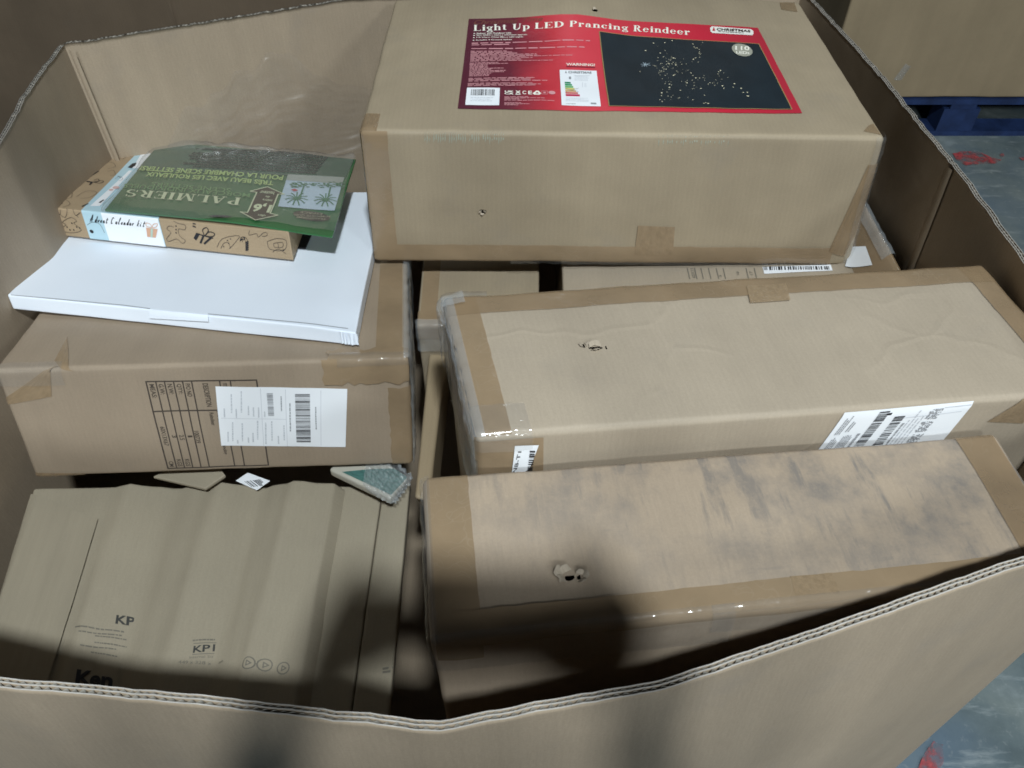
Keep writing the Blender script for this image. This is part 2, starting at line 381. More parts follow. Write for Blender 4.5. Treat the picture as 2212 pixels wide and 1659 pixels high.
# ------------------------------------------------------------------ cartons
def ss(a, b, x):
    t = max(0, min(1, (x-a)/(b-a))); return t*t*(3-2*t)
FACES = ('top', 'front', 'left', 'right', 'back', 'bottom')
class Carton:
    """Eight corners (camera-relative) -> a slightly crushed rounded box; every tape, label and print follows the same surface."""
    def __init__(s, name, label, cat, top, bot, r=.004, amp=.0015, seed=0, mat='card', bulge=0.0, custom=None, group=None, holes=(), step=.012, skip=()):
        s.c = {(0,0,1): top[0], (1,0,1): top[1], (1,1,1): top[2], (0,1,1): top[3], (0,0,0): bot[0], (1,0,0): bot[1], (1,1,0): bot[2], (0,1,0): bot[3]}
        s.c = {k: Vector(v) for k, v in s.c.items()}
        L = lambda a, b: (s.c[a]-s.c[b]).length
        s.W = (L((0,0,1), (1,0,1))+L((0,1,1), (1,1,1)))/2; s.D = (L((0,0,1), (0,1,1))+L((1,0,1), (1,1,1)))/2; s.H = (L((0,0,1), (0,0,0))+L((1,0,1), (1,0,0)))/2
        s.r, s.amp, s.seed, s.bulge, s.custom = r, amp, seed, bulge, custom
        s.base = O(sum((Vector(b) for b in bot), Vector())/4)
        s.root = empty(name, s.base); tag(s.root, label, cat, group)
        s.holes = []
        for (face, px, py, ru, rv) in holes:
            u, v = s.uv(face, px, py); s.holes.append((face, u, v, ru, rv))
        s.body(mat, step, skip)
    def cube(s, face, u, v):
        return {'top': Vector((u, v, s.H)), 'front': Vector((u, 0, v)), 'left': Vector((0, u, v)), 'right': Vector((s.W, u, v)), 'back': Vector((u, s.D, v)), 'bottom': Vector((u, v, 0))}[face]
    def size(s, face): return {'top': (s.W, s.D), 'bottom': (s.W, s.D), 'front': (s.W, s.H), 'back': (s.W, s.H), 'left': (s.D, s.H), 'right': (s.D, s.H)}[face]
    def surf(s, face, u, v, eps=0.0):
        p = s.cube(face, u, v); dims = (s.W, s.D, s.H); r = min(s.r, min(dims)*.45)
        q = Vector([max(r, min(dims[i]-r, p[i])) for i in range(3)]); d = p-q
        if d.length < 1e-9: d = Vector((0, 0, 1))
        d.normalize()
        f = [min(p[i], dims[i]-p[i]) for i in range(3)]; sf = sorted(f); fade = min(1, max(0, sf[1])/.06)
        a = s.amp*noise.noise(p*6.5+Vector((s.seed*3.1, 0, 0)))*(.35+.65*fade) + s.amp*.45*noise.noise(p*22+Vector((0, s.seed*1.7, 0)))
        e = min(1, max(0, sf[1])/(.35*min(s.W, s.D)+1e-6)); a += s.bulge*e*(2-e)
        q = q+d*(r+eps+a)
        if s.custom: q = q+s.custom(s, p)
        a_, b_, c_ = q.x/s.W, q.y/s.D, q.z/s.H
        o = Vector()
        for (i, j, k), w_ in s.c.items():
            o += w_*((a_ if i else 1-a_)*(b_ if j else 1-b_)*(c_ if k else 1-c_))
        return o
    def uv(s, face, px, py):
        U, V = s.size(face); u, v = U/2, V/2
        for _ in range(14):
            x, y = proj(s.surf(face, u, v)); h = 1e-3
            xu, yu = proj(s.surf(face, u+h, v)); xv, yv = proj(s.surf(face, u, v+h))
            a, b, c, d = (xu-x)/h, (xv-x)/h, (yu-y)/h, (yv-y)/h; det = a*d-b*c
            if abs(det) < 1e-9: break
            ex, ey = px-x, py-y; du = (d*ex-b*ey)/det; dv = (a*ey-c*ex)/det
            u += max(-.1, min(.1, du)); v += max(-.1, min(.1, dv))
            if abs(du)+abs(dv) < 1e-6: break
        return max(-.02, min(U+.02, u)), max(-.02, min(V+.02, v))
    def lines(s, a, b, full, step, extra=()):
        r = s.r; ks = {a, b}
        for k in (0, .4*r, .75*r, r, 2*r, full-2*r, full-r, full-.75*r, full-.4*r, full):
            if a < k < b: ks.add(k)
        n = max(1, round((b-a)/step))
        for i in range(1, n): ks.add(a+(b-a)*i/n)
        for lo, hi in extra:
            t = lo
            while t < hi:
                if a < t < b: ks.add(t)
                t += .0016
        ks = sorted(ks); out = [ks[0]]
        for k in ks[1:]:
            if k-out[-1] > 2e-4: out.append(k)
        if out[-1] != b: out[-1] = b
        return out
    def body(s, mat, step, skip):
        m_ = MB(); key = {}
        for fi, face in enumerate(FACES):
            if face in skip: continue
            U, V = s.size(face); hs = [h for h in s.holes if h[0] == face]
            us = s.lines(0, U, U, step, [(h[1]-h[3], h[1]+h[3]) for h in hs]); vs = s.lines(0, V, V, step, [(h[2]-h[4], h[2]+h[4]) for h in hs])
            idx = [[m_.add(O(s.surf(face, u, v)), (u+fi*1.37, v+s.seed*.31)) for v in vs] for u in us]
            flip = face in ('left', 'back', 'bottom')
            for i in range(len(us)-1):
                for j in range(len(vs)-1):
                    uc, vc = (us[i]+us[i+1])/2, (vs[j]+vs[j+1])/2
                    if any(((uc-h[1])/h[3])**2+((vc-h[2])/h[4])**2 < .8+.7*noise.noise(Vector((uc*150, vc*150, s.seed))) for h in hs): continue
                    q = [idx[i][j], idx[i+1][j], idx[i+1][j+1], idx[i][j+1]]
                    m_.f.append(q[::-1] if flip else q)
        s.bodyo = m_.build('carton_body', M[mat] if isinstance(mat, str) else mat, s.root, base=s.base)
        bm = bmesh.new(); bm.from_mesh(s.bodyo.data); bmesh.ops.remove_doubles(bm, verts=bm.verts, dist=2e-5); bm.to_mesh(s.bodyo.data); bm.free()
    def patch(s, name, mat, pats, eps=.0007, parent=None, wrinkle=.0, step=.008, label=None, ragged=0.0):
        """pats: (face, u0, u1, v0, v1) rectangles, joined into one thin piece (tape, wrap or label)"""
        m_ = MB()
        for (face, u0, u1, v0, v1) in pats:
            U, V = s.size(face); us = s.lines(u0, u1, U, step); vs = s.lines(v0, v1, V, step)
            idx = []
            for i, u in enumerate(us):
                row = []
                for j, v in enumerate(vs):
                    uu, vv = u, v
                    if ragged and face in ('top', 'front', 'left', 'right'):
                        if (i in (0, len(us)-1)) and .01 < u < U-.01: uu += ragged*noise.noise(Vector((v*90, u*20, s.seed)))
                        if (j in (0, len(vs)-1)) and .01 < v < V-.01: vv += ragged*noise.noise(Vector((u*90, v*20, s.seed+5)))
                    e = eps + wrinkle*(.5+.5*noise.noise(Vector((u*70, v*70, s.seed+u0*9))))
                    row.append(m_.add(O(s.surf(face, uu, vv, e)), (u, v)))
                idx.append(row)
            for i in range(len(us)-1):
                for j in range(len(vs)-1): m_.f.append([idx[i][j], idx[i+1][j], idx[i+1][j+1], idx[i][j+1]])
        o = m_.build(name, M[mat] if isinstance(mat, str) else mat, parent or s.root, base=s.base)
        bm = bmesh.new(); bm.from_mesh(o.data); bmesh.ops.remove_doubles(bm, verts=bm.verts, dist=5e-5); bm.to_mesh(o.data); bm.free()
        if label: o['label'] = label
        return o
    def quad(s, name, mat, face, pts, eps=.0009, parent=None, n=(14, 10), curl=None, edge=0.0):
        """a piece of paper or tape whose four picture corners are given: bottom left, bottom right, top right, top left"""
        c = [s.uv(face, *p) for p in pts]; m_ = MB(); idx = []
        for i in range(n[0]+1):
            row = []
            for j in range(n[1]+1):
                a, b = i/n[0], j/n[1]
                u = (c[0][0]*(1-a)+c[1][0]*a)*(1-b)+(c[3][0]*(1-a)+c[2][0]*a)*b; v = (c[0][1]*(1-a)+c[1][1]*a)*(1-b)+(c[3][1]*(1-a)+c[2][1]*a)*b
                e = eps + (curl(a, b) if curl else 0)
                row.append(m_.add(O(s.surf(face, u, v, e)), (a*.5, b*.25)))
            idx.append(row)
        for i in range(n[0]):
            for j in range(n[1]): m_.f.append([idx[i][j], idx[i+1][j], idx[i+1][j+1], idx[i][j+1]])
        return m_.build(name, M[mat] if isinstance(mat, str) else mat, parent or s.root, base=s.base)
    def tear(s, face, px, py, flaps, k=.012):
        """little curled flaps of torn paper round a hole"""
        u, v = s.uv(face, px, py)
        for (ang, ln, wd) in flaps:
            m_ = MB(); du, dv = math.cos(ang), math.sin(ang)
            for i in range(5):
                t = i/4; wdt = wd*(1-.55*t)*(1+.3*noise.noise(Vector((t*5, ang, 1))))
                lift = .0008 + ln*.4*math.sin(t*1.9)
                rad = ln*.3 + ln*.6*math.sin(min(1.5, t*1.4))
                for sgn in (-1, 0, 1):
                    m_.add(O(s.surf(face, u+du*rad-dv*sgn*wdt, v+dv*rad+du*sgn*wdt, lift+(.001 if sgn == 0 else 0))), (t*.01, sgn*.01))
            for i in range(4):
                for j in range(2): m_.f.append([i*3+j, i*3+j+1, i*3+4+j, i*3+3+j])
            m_.build('torn_flap', M['tear'], s.root, base=s.base)

# ------------------------------------------------------------------ lettering and print
_cache = {}
def glyphs(text, bold=0.0, shear=0.0, space=1.0):
    key = (text, bold, shear, space)
    if key in _cache: return _cache[key]
    cu = bpy.data.curves.new('t', 'FONT'); cu.body = text; cu.size = 1; cu.offset = bold; cu.shear = shear; cu.space_character = space; cu.resolution_u = 3
    o = bpy.data.objects.new('t', cu); COL.objects.link(o)
    dg = bpy.context.evaluated_depsgraph_get(); me = o.evaluated_get(dg).to_mesh()
    v = [(p.co.x, p.co.y) for p in me.vertices]; f = [list(p.vertices) for p in me.polygons]
    o.evaluated_get(dg).to_mesh_clear(); bpy.data.objects.remove(o); bpy.data.curves.remove(cu)
    return _cache.setdefault(key, norm2(v, f))
def norm2(v, f):
    if not v: return [], []
    x0, x1 = min(p[0] for p in v), max(p[0] for p in v); y0, y1 = min(p[1] for p in v), max(p[1] for p in v)
    return [((p[0]-x0)/(x1-x0+1e-9), (p[1]-y0)/(y1-y0+1e-9)) for p in v], f
# a bold roman (serif) alphabet for the two headings
def serif(text, gap=.10):
    V, Fc = [], []; x = 0
    def poly(p): n = len(V); V.extend([(x+a, b) for a, b in p]); Fc.append(list(range(n, n+len(p))))
    def rect(x0, y0, x1, y1): poly([(x0, y0), (x1, y0), (x1, y1), (x0, y1)])
    def par(xa, ya, xb, yb, wd): poly([(xa, ya), (xa+wd, ya), (xb+wd, yb), (xb, yb)])
    def arc(cx, cy, rx, ry, a0, a1, tx, ty):                 # ellipse stroke, tx thick at the sides, ty at top and bottom
        n = 14
        for i in range(n):
            p = []
            for a, k in ((a0+(a1-a0)*i/n, 0), (a0+(a1-a0)*i/n, 1), (a0+(a1-a0)*(i+1)/n, 1), (a0+(a1-a0)*(i+1)/n, 0)):
                a = math.radians(a); p.append((cx+math.cos(a)*(rx-tx*(1-k)), cy+math.sin(a)*(ry-ty*(1-k))))
            poly(p)
    T, t, S, X = .20, .055, .07, .66                          # thick stem, hairline, serif reach, x-height
    def stem(x0, y0, y1, top=True, bot=True, wd=T):
        rect(x0, y0, x0+wd, y1)
        if bot: rect(x0-S, y0, x0+wd+S, y0+t)
        if top: rect(x0-S, y1-t, x0+wd+S, y1)
    for ch in text:
        if ch == ' ': x += .42; continue
        if ch == 'L': stem(S, 0, 1); rect(S+T, 0, .68, t); poly([(.60, 0), (.68, 0), (.68, .30)]); wd = .70
        elif ch == 'E': stem(S, 0, 1); rect(S+T, 0, .68, t); rect(S+T, 1-t, .66, 1); rect(S+T, .49, .48, .54); poly([(.56, 0), (.68, 0), (.70, .28)]); poly([(.56, 1), (.66, .74), (.66, 1)]); rect(.44, .38, .48, .66); wd = .72
        elif ch == 'D': stem(S, 0, 1); arc(.30, .5, .50, .5, -90, 90, .2, t); wd = .82
        elif ch == 'P': stem(S, 0, 1); arc(.30, .735, .38, .265, -90, 90, .19, t); wd = .70
        elif ch == 'R': stem(S, 0, 1); arc(.30, .745, .36, .255, -90, 90, .19, t); par(.56, 0, .30, .5, .2); rect(.56, 0, .86, t); wd = .84
        elif ch == 'U': rect(S, .3, S+T, 1); rect(0, 1-t, S*2+T, 1); arc(S+.30, .32, .30, .32, 180, 360, T*.8, t*1.4); rect(.61, .3, .67, 1); rect(.54, 1-t, .76, 1); wd = .78
        elif ch == 'A': par(.10, 0, .40, 1, .06); par(.56, 0, .36, 1, .2); rect(.22, .30, .60, .36); rect(0, 0, .26, t); rect(.48, 0, .86, t); wd = .86
        elif ch == 'M': rect(.10, 0, .15, 1); rect(0, 0, .26, t); rect(0, 1-t, .2, 1); par(.44, 0, .10, 1, .18); par(.46, 0, .74, 1, .06); stem(.76, 0, 1); wd = 1.06
        elif ch == 'I': stem(S, 0, 1); wd = T+2*S
        elif ch == 'S': arc(.32, .735, .30, .265, 60, 270, .14, t*1.6); arc(.32, .27, .32, .27, -120, 90, .15, t*1.6); rect(.50, .70, .56, .98); rect(.02, .02, .08, .30); wd = .66
        elif ch == 'i': stem(S, 0, X, True, True, .19); arc(S+.095, .86, .11, .11, 0, 360, .109, .109); wd = .33
        elif ch == 'g': arc(.27, .45, .25, .21, 0, 360, .15, t); arc(.30, -.14, .29, .16, 0, 360, .12, .07); rect(.14, .06, .50, .20); rect(.46, .54, .60, .64); wd = .58
        elif ch == 'h': stem(S, 0, 1, True, True, .18); rect(S-S, 1-t, S+.18, 1); arc(.40, .42, .22, .24, 0, 150, .17, t); stem(.45, 0, .44, False, True, .17); wd = .70
        elif ch == 'n': stem(S, 0, X, False, True, .18); rect(0, X-t, S+.18, X); arc(.40, .42, .22, .24, 0, 150, .17, t); stem(.45, 0, .44, False, True, .17); wd = .70
        elif ch == 't': rect(.10, .10, .28, .86); rect(0, X-t, .42, X); arc(.28, .14, .18, .14, 180, 330, .16, t); wd = .44
        elif ch == 'p': stem(S, -.28, X, False, True, .18); rect(0, X-t, S+.18, X); arc(.34, .33, .30, .33, -140, 140, .17, t); wd = .66
        elif ch == 'd': arc(.30, .33, .30, .33, 40, 320, .17, t); rect(.40, 0, .58, 1); rect(.30, 1-t, .58, 1); rect(.58, 0, .66, t); wd = .66
        elif ch == 'r': stem(S, 0, X, False, True, .18); rect(0, X-t, S+.18, X); arc(.40, .46, .17, .19, 60, 160, .12, t); arc(.44, .54, .10, .10, 0, 360, .099, .099); wd = .54
        elif ch == 'a': arc(.26, .20, .24, .20, 60, 320, .15, t); rect(.32, .05, .49, .50); arc(.28, .46, .21, .20, 0, 165, .15, t); rect(.49, 0, .60, t); rect(.36, .36, .40, .42); arc(.13, .50, .085, .085, 0, 360, .084, .084); wd = .60
        elif ch == 'c': arc(.30, .33, .30, .33, 40, 320, .18, t); arc(.45, .50, .085, .085, 0, 360, .084, .084); wd = .56
        elif ch == 'e': arc(.30, .33, .30, .33, 5, 325, .17, t); rect(.14, .33, .60, .39); wd = .62
        else: stem(S, 0, X); wd = .34
        x += wd+gap
    return norm2(V, Fc)
class Print:
    """flat print collected in one ink; every position is given in the photograph's picture and solved onto the carton face"""
    def __init__(s, carton, face, eps): s.c, s.face, s.eps, s.m = carton, face, eps, MB()
    def aff(s, p0, p1, pu):
        a, b, c = s.c.uv(s.face, *p0), s.c.uv(s.face, *p1), s.c.uv(s.face, *pu)
        return lambda x, y: (a[0]+(b[0]-a[0])*x+(c[0]-a[0])*y, a[1]+(b[1]-a[1])*x+(c[1]-a[1])*y)
    def pt(s, u, v): return s.m.add(O(s.c.surf(s.face, u, v, s.eps)), (u, v))
    def raw(s, data, A):
        v, f = data; n = len(s.m.v)
        for p in v: s.pt(*A(*p))
        s.m.f += [[i+n for i in q] for q in f]
    def text(s, t, p0, p1, pu, bold=0.0, shear=0.0, space=1.0): s.raw(glyphs(t, bold, shear, space), s.aff(p0, p1, pu)); return s
    def serif(s, t, p0, p1, pu): s.raw(serif(t), s.aff(p0, p1, pu)); return s
    def rects(s, A, rs):
        for (x0, y0, x1, y1) in rs:
            u0, v0 = A(x0, y0); u1, v1 = A(x1, y1)
            n = max(1, int(math.hypot(u1-u0, v1-v0)/.02)); mlt = abs(x1-x0) > abs(y1-y0)
            for i in range(n):
                a, b = i/n, (i+1)/n
                q = ((x0+(x1-x0)*a, y0, x0+(x1-x0)*b, y1) if mlt else (x0, y0+(y1-y0)*a, x1, y0+(y1-y0)*b))
                s.m.f.append([s.pt(*A(q[0], q[1])), s.pt(*A(q[2], q[1])), s.pt(*A(q[2], q[3])), s.pt(*A(q[0], q[3]))])
        return s
    def rect(s, p0, p1, pu, rs=((0, 0, 1, 1),)): return s.rects(s.aff(p0, p1, pu), rs)
    def bars(s, p0, p1, pu, n, seed, fill=.5):                # a barcode, bars standing along pu
        q = random.Random(seed); A = s.aff(p0, p1, pu); x = 0; rs = []
        ws = [q.choice((1, 1, 1, 2, 2, 3)) for _ in range(2*n)]; tot = sum(ws); x = 0
        for i, wd in enumerate(ws):
            if i % 2 == 0: rs.append((x/tot, 0, (x+wd)/tot, 1))
            x += wd
        return s.rects(A, rs)
    def dashes(s, p0, p1, pu, rows, seed, thick=.45, ends=None):   # lines of print too small to read
        q = random.Random(seed); A = s.aff(p0, p1, pu); rs = []
        for i in range(rows):
            y = 1-(i+.5)/rows; x = 0; end = ends[i] if ends else q.uniform(.75, 1)
            while x < end-.02:
                k = getattr(s, 'tiny', 1.0); wd = min(q.uniform(.04, .14)*k, end-x); rs.append((x, y-thick/2/rows*q.uniform(.8, 1.2), x+wd, y+thick/2/rows*q.uniform(.8, 1.2))); x += wd+.018*k
        return s.rects(A, rs)
    def line(s, pts, wd, solved=False, closed=False):         # a drawn stroke, wd in metres
        P = [Vector((*(p if solved else s.c.uv(s.face, *p)), 0)) for p in pts]
        if closed: P.append(P[0])
        for a, b in zip(P, P[1:]):
            d = b-a
            if d.length < 1e-7: continue
            k = max(1, int(d.length/.008)); d.normalize(); n = Vector((-d.y, d.x, 0))*wd/2; e = d*wd*.35; a, b = a-e, b+e
            prev = None
            for i in range(k+1):
                q = a.lerp(b, i/k); cur = (s.pt(*(q-n).xy), s.pt(*(q+n).xy))
                if prev: s.m.f.append([prev[0], cur[0], cur[1], prev[1]])
                prev = cur
        return s
    def poly(s, pts, solved=False):
        P = [p if solved else s.c.uv(s.face, *p) for p in pts]; s.m.f.append([s.pt(*p) for p in P]); return s
    def disc(s, p, ru, rv=None, n=14):
        u, v = s.c.uv(s.face, *p); rv = rv or ru
        s.m.f.append([s.pt(u+ru*math.cos(2*math.pi*i/n), v+rv*math.sin(2*math.pi*i/n)) for i in range(n)]); return s
    def build(s, name, mat, parent=None):
        o = s.m.build(name, M[mat] if isinstance(mat, str) else mat, parent or s.c.root, False, base=s.c.base)
        if len(s.m.f) > 3: o['kind'] = 'stuff'            # ink strokes far too small to pick apart
        return o
def level(FL, FR, BR, BL, z): return [at_z(*p, z) for p in (FL, FR, BR, BL)]
def drop(pts, d): return [p+Vector(d) for p in pts]

# ------------------------------------------------------------------ neighbouring pallet boxes
def upright(x0, x1, y0, y1, z0, z1):
    t = [Vector((x0, y0, z1-CAMZ)), Vector((x1, y0, z1-CAMZ)), Vector((x1, y1, z1-CAMZ)), Vector((x0, y1, z1-CAMZ))]
    return t, drop(t, (0, 0, z0-z1))
t, b = upright(1.185, 2.36, 2.85, 4.0, PTOP+.002, 1.32)
far = Carton('pallet_box', 'tall tan pallet box with a scrap of clear tape, standing on a blue pallet', 'pallet box', t, b, r=.008, amp=.006, seed=41, mat='wall_far', step=.06)
far.quad('clear_tape', 'wrap', 'front', [ZB(655, 440), ZB(700, 440), ZB(752, 365), ZB(722, 350)], .0015, curl=lambda a, b: .004*math.sin(a*3.1))
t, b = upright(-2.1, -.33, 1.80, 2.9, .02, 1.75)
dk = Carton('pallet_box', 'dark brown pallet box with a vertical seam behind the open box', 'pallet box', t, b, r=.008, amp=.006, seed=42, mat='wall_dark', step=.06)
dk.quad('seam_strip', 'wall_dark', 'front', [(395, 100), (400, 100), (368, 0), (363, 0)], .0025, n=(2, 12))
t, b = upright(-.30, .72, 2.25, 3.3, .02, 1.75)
Carton('pallet_box', 'dark pallet box standing beyond the far rim between two others', 'pallet box', t, b, r=.008, amp=.006, seed=43, mat='wall_dark', step=.06)

# ------------------------------------------------------------------ the large red-labelled carton on top
YT = .96
tFL, tFR = at_y(777, 282, YT), at_y(1912, 297, YT); bFL, bFR = at_y(809, 563, YT), at_y(1833, 573, YT)
tBR = at_z(1727, 4, -.548); tBL = at_z(853, -2, tFL.z)
def ridge(c, p):                                             # the two top flaps meet in a raised fold towards the back
    if p.z < c.H*.5: return Vector()
    x = (p.x/c.W-.42); tent = math.exp(-abs(x)*4.2) if abs(x) > .02 else math.exp(-.02*4.2)
    ed = ss(0, .12, p.x/c.W)*ss(0, .12, 1-p.x/c.W)
    return Vector((0, 0, .030*tent*ed*ss(.30, .95, p.y/c.D)))
top = Carton('carton', 'big brown carton with a red festive lid label, topmost of the load', 'carton',
             [tFL, tFR, tBR, tBL], [bFL, bFR, tBR+Vector((0.01, -.005, -.215)), tBL+Vector((-.005, -.005, -.218))], r=.006, amp=.0022, seed=1, mat='card', bulge=.004, custom=ridge,
             holes=[('front', *ZA(533, 851), .0060, .0040), ('top', *ZA(986, 43), .005, .006)])
top.tear('front', *ZA(533, 851), [(2.9, .006, .003), (.5, .006, .003), (4.4, .005, .003)])
top.tear('top', *ZA(986, 43), [(1.9, .006, .003)])
W_, D_, H_ = top.W, top.D, top.H
top.patch('packing_tape', 'tape', [('front', 0, .036, 0, H_), ('left', 0, .03, 0, H_)], .0008, wrinkle=.0006, ragged=.001)
top.patch('packing_tape', 'tape', [('front', .02, W_-.03, 0, .034), ('bottom', .02, W_-.03, 0, .03)], .0012, wrinkle=.0005, ragged=.0012)
top.quad('packing_tape', 'tape_lite', 'front', [ZA(1922, 1012), ZA(1985, 1030), ZA(2135, 640), ZA(2085, 660)], .0016)
top.quad('packing_tape', 'tape', 'front', [ZA(1143, 1022), ZA(1298, 1022), ZA(1306, 910), ZA(1158, 904)], .0020)
top.quad('packing_tape', 'tape_lite', 'top', [ZA(45, 528), ZA(108, 528), ZA(122, 460), ZA(62, 462)], .0010)
top.quad('packing_tape', 'tape_lite', 'top', [ZA(2065, 530), ZA(2135, 545), ZA(2105, 500), ZA(2088, 505)], .0010)
top.quad('packing_tape', 'tape_lite', 'top', [ZA(1735, 40), ZA(1800, 50), ZA(1785, 8), ZA(1728, 12)], .0010)
top.patch('clear_wrap', 'film', [('front', W_-.012, W_, .0, H_), ('right', 0, .02, 0, H_)], .0022, wrinkle=.003)
top.patch('clear_wrap', 'film', [('front', .20, .62, -.004, .006), ('bottom', .2, .62, 0, .02)], .003, wrinkle=.004)
# lid label
def red_label_mat():
    m, nt, b = new_mat('red_printed_paper')
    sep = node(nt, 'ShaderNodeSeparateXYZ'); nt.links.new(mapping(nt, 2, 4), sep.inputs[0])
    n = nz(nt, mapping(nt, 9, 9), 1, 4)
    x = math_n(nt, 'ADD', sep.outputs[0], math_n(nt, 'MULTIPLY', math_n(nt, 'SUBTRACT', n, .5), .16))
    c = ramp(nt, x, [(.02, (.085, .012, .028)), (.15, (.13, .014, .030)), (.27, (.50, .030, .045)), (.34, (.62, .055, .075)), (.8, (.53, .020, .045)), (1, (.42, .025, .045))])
    nt.links.new(c, b.inputs['Base Color']); b.inputs['Roughness'].default_value = .34; b.inputs['Specular IOR Level'].default_value = .5
    return m
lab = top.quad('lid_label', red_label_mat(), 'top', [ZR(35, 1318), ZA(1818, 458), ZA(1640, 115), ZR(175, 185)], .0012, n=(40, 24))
lab['label'] = 'red printed lid label with a dark picture of lights'
C1 = plain('cream_ink', (.86, .84, .74), .45); C2 = plain('rose_ink', (.62, .30, .32), .5); GOLD = plain('dull_gold_ink', (.20, .075, .055), .45); LEDC = plain('warm_light_print', (.80, .74, .52), .4)
pr = Print(top, 'top', .0022)
# the heading rises to the fold in the lid and then falls again
def seg(txt, x0, y0, x1, y1, h): pr.serif(txt, (x0, y0), (x1, y1), (x0+.5, y0-h))
seg('Light', 1023, 73.5, 1095, 71.5, 16.5); seg('Up', 1107, 71.5, 1144, 70, 16.5); seg('LED', 1155, 65, 1217.5, 61.5, 12.5)
seg('Prancing', 1230, 65, 1357, 72.5, 17); seg('Reindeer', 1368, 70.5, 1490, 78.5, 13.2)
pr.build('heading', C1, lab)
pr = Print(top, 'top', .0020)
pr.text('Christmas Time', ZR(240, 262), ZR(1110, 214), ZR(248, 208), 0, .35); pr.build('script_line', GOLD, lab)
pr = Print(top, 'top', .0020)
for i, (t_, x1, y) in enumerate((('Indoor and Outdoor Use', 710, 384), ('Size: 60(H) x 60(L) x 67(W)cm approx.', 915, 408), ('110 Warm White Micro LED Lights', 862, 436), ('Includes 4 Ground Spikes', 718, 471))):
    pr.text(t_, ZR(275-i*3, y), ZR(x1, y-8), ZR(275-i*3, y-19), .012); pr.rect(ZR(235-i*3, y-4), ZR(255-i*3, y-4), ZR(235-i*3, y-12))
pr.text('WARNING!', ZR(1405, 782), ZR(1768, 790), ZR(1405, 748), .02)
pr.text('UK', ZR(628, 1120), ZR(742, 1122), ZR(630, 1096), .03); pr.text('CA', ZR(625, 1146), ZR(740, 1148), ZR(626, 1123), .03)
pr.text('C', ZR(850, 1143), ZR(900, 1144), ZR(851, 1100), .02); pr.text('E', ZR(925, 1145), ZR(972, 1146), ZR(926, 1101), .02)
for a, b_, c_ in (((995, 1135), (1035, 1105), 0), ((1045, 1105), (1075, 1135), 0), ((1065, 1142), (1005, 1142), 0)): pr.line([ZR(*a), ZR(*b_)], .0030)
pr.rect(ZR(762, 1150), ZR(830, 1150), ZR(762, 1142)); pr.line([ZR(775, 1102), ZR(818, 1132)], .0018); pr.line([ZR(818, 1102), ZR(775, 1132)], .0018)
pr.build('lettering', C1, lab)
pr = Print(top, 'top', .0018)
pr.dashes(ZR(208, 530), ZR(1740, 505), ZR(212, 488), 2, 1, .5, [.98, .34]); pr.dashes(ZR(205, 575), ZR(1655, 560), ZR(206, 556), 1, 2, .55)
pr.dashes(ZR(190, 732), ZR(1050, 715), ZR(200, 592), 9, 3, .5, [.55, .62, .7, .98, .99, .85, .92, .75, .72]); pr.dashes(ZR(900, 665), ZR(1645, 662), ZR(900, 652), 1, 4); pr.dashes(ZR(800, 722), ZR(1280, 718), ZR(800, 708), 1, 5)
pr.dashes(ZR(178, 918), ZR(640, 910), ZR(188, 742), 12, 6, .5, [.8, 1.1, .5, .5, .52, .95, .6, 1, .95, .6, .55, .55])
pr.dashes(ZR(170, 985), ZR(1180, 975), ZR(172, 935), 3, 7, .5); pr.dashes(ZR(160, 1045), ZR(1180, 1035), ZR(162, 1000), 3, 8, .5)
pr.dashes(ZR(622, 1225), ZR(1260, 1230), ZR(626, 1168), 4, 9, .5, [.47, .8, .3, 1.0]); pr.dashes(ZR(622, 1282), ZR(940, 1284), ZR(624, 1242), 3, 10, .5, [.7, 1, .55])
pr.rect(ZR(1092, 1142), ZR(1170, 1144), ZR(1094, 1098), ((0, 0, 1, .08), (0, .92, 1, 1), (0, 0, .05, 1), (.95, 0, 1, 1), (.3, .3, .7, .7)))
pr.disc(ZR(1225, 1122), .005)
pr.build('small_print', C2, lab)
pr = Print(top, 'top', .0019); pr.rect(ZR(1408, 797), ZR(1770, 808), ZR(1408, 786)); pr.build('warning_bar', plain('dark_red_ink', (.16, .02, .04)), lab)
pic = top.quad('label_picture', plain('night_picture', (.016, .024, .031), .3, .5, .15, 12), 'top', [ZA(1042, 432), ZA(1776, 445), ZA(1643, 182), ZA(1003, 132)], .0020, n=(24, 14))
pic.parent = lab
pr = Print(top, 'top', .0026)
q = random.Random(5)
def led(zx, zy, r=.0009): pr.disc(ZA(zx, zy), r*q.uniform(.6, 1.5), None, 6)
for zx, zy in ((1265, 178), (1295, 170), (1220, 180), (1188, 210), (1247, 220), (1300, 240), (1255, 262), (1283, 263), (1310, 268), (1270, 285), (1300, 310), (1246, 308), (1262, 284), (1333, 265), (1383, 195), (1395, 200), (1417, 178), (1405, 215), (1388, 240), (1380, 245), (1370, 300), (1335, 300), (1390, 320), (1423, 310), (1481, 295), (1502, 300), (1518, 318), (1489, 290), (1440, 345), (1466, 350), (1497, 352), (1545, 343), (1540, 357), (1572, 362), (1580, 378), (1597, 378), (1595, 392), (1600, 393), (1284, 345), (1284, 358), (1253, 380), (1246, 408), (1255, 415), (1325, 400), (1320, 402), (1358, 398), (1378, 408), (1328, 370), (1355, 330), (1410, 362), (1425, 390), (1430, 420), (1440, 423), (1422, 422)): led(zx, zy)
for i in range(60): led(q.gauss(1275, 30), q.gauss(268, 24), .0006)
for i in range(30): led(q.uniform(1330, 1510), q.uniform(300, 365), .0006)
for i in range(16): led(q.uniform(1250, 1300), q.uniform(330, 415), .0006)
for i in range(14): led(1390+q.gauss(0, 16), q.uniform(180, 260), .0006)
pr.build('light_dots', LEDC, lab)
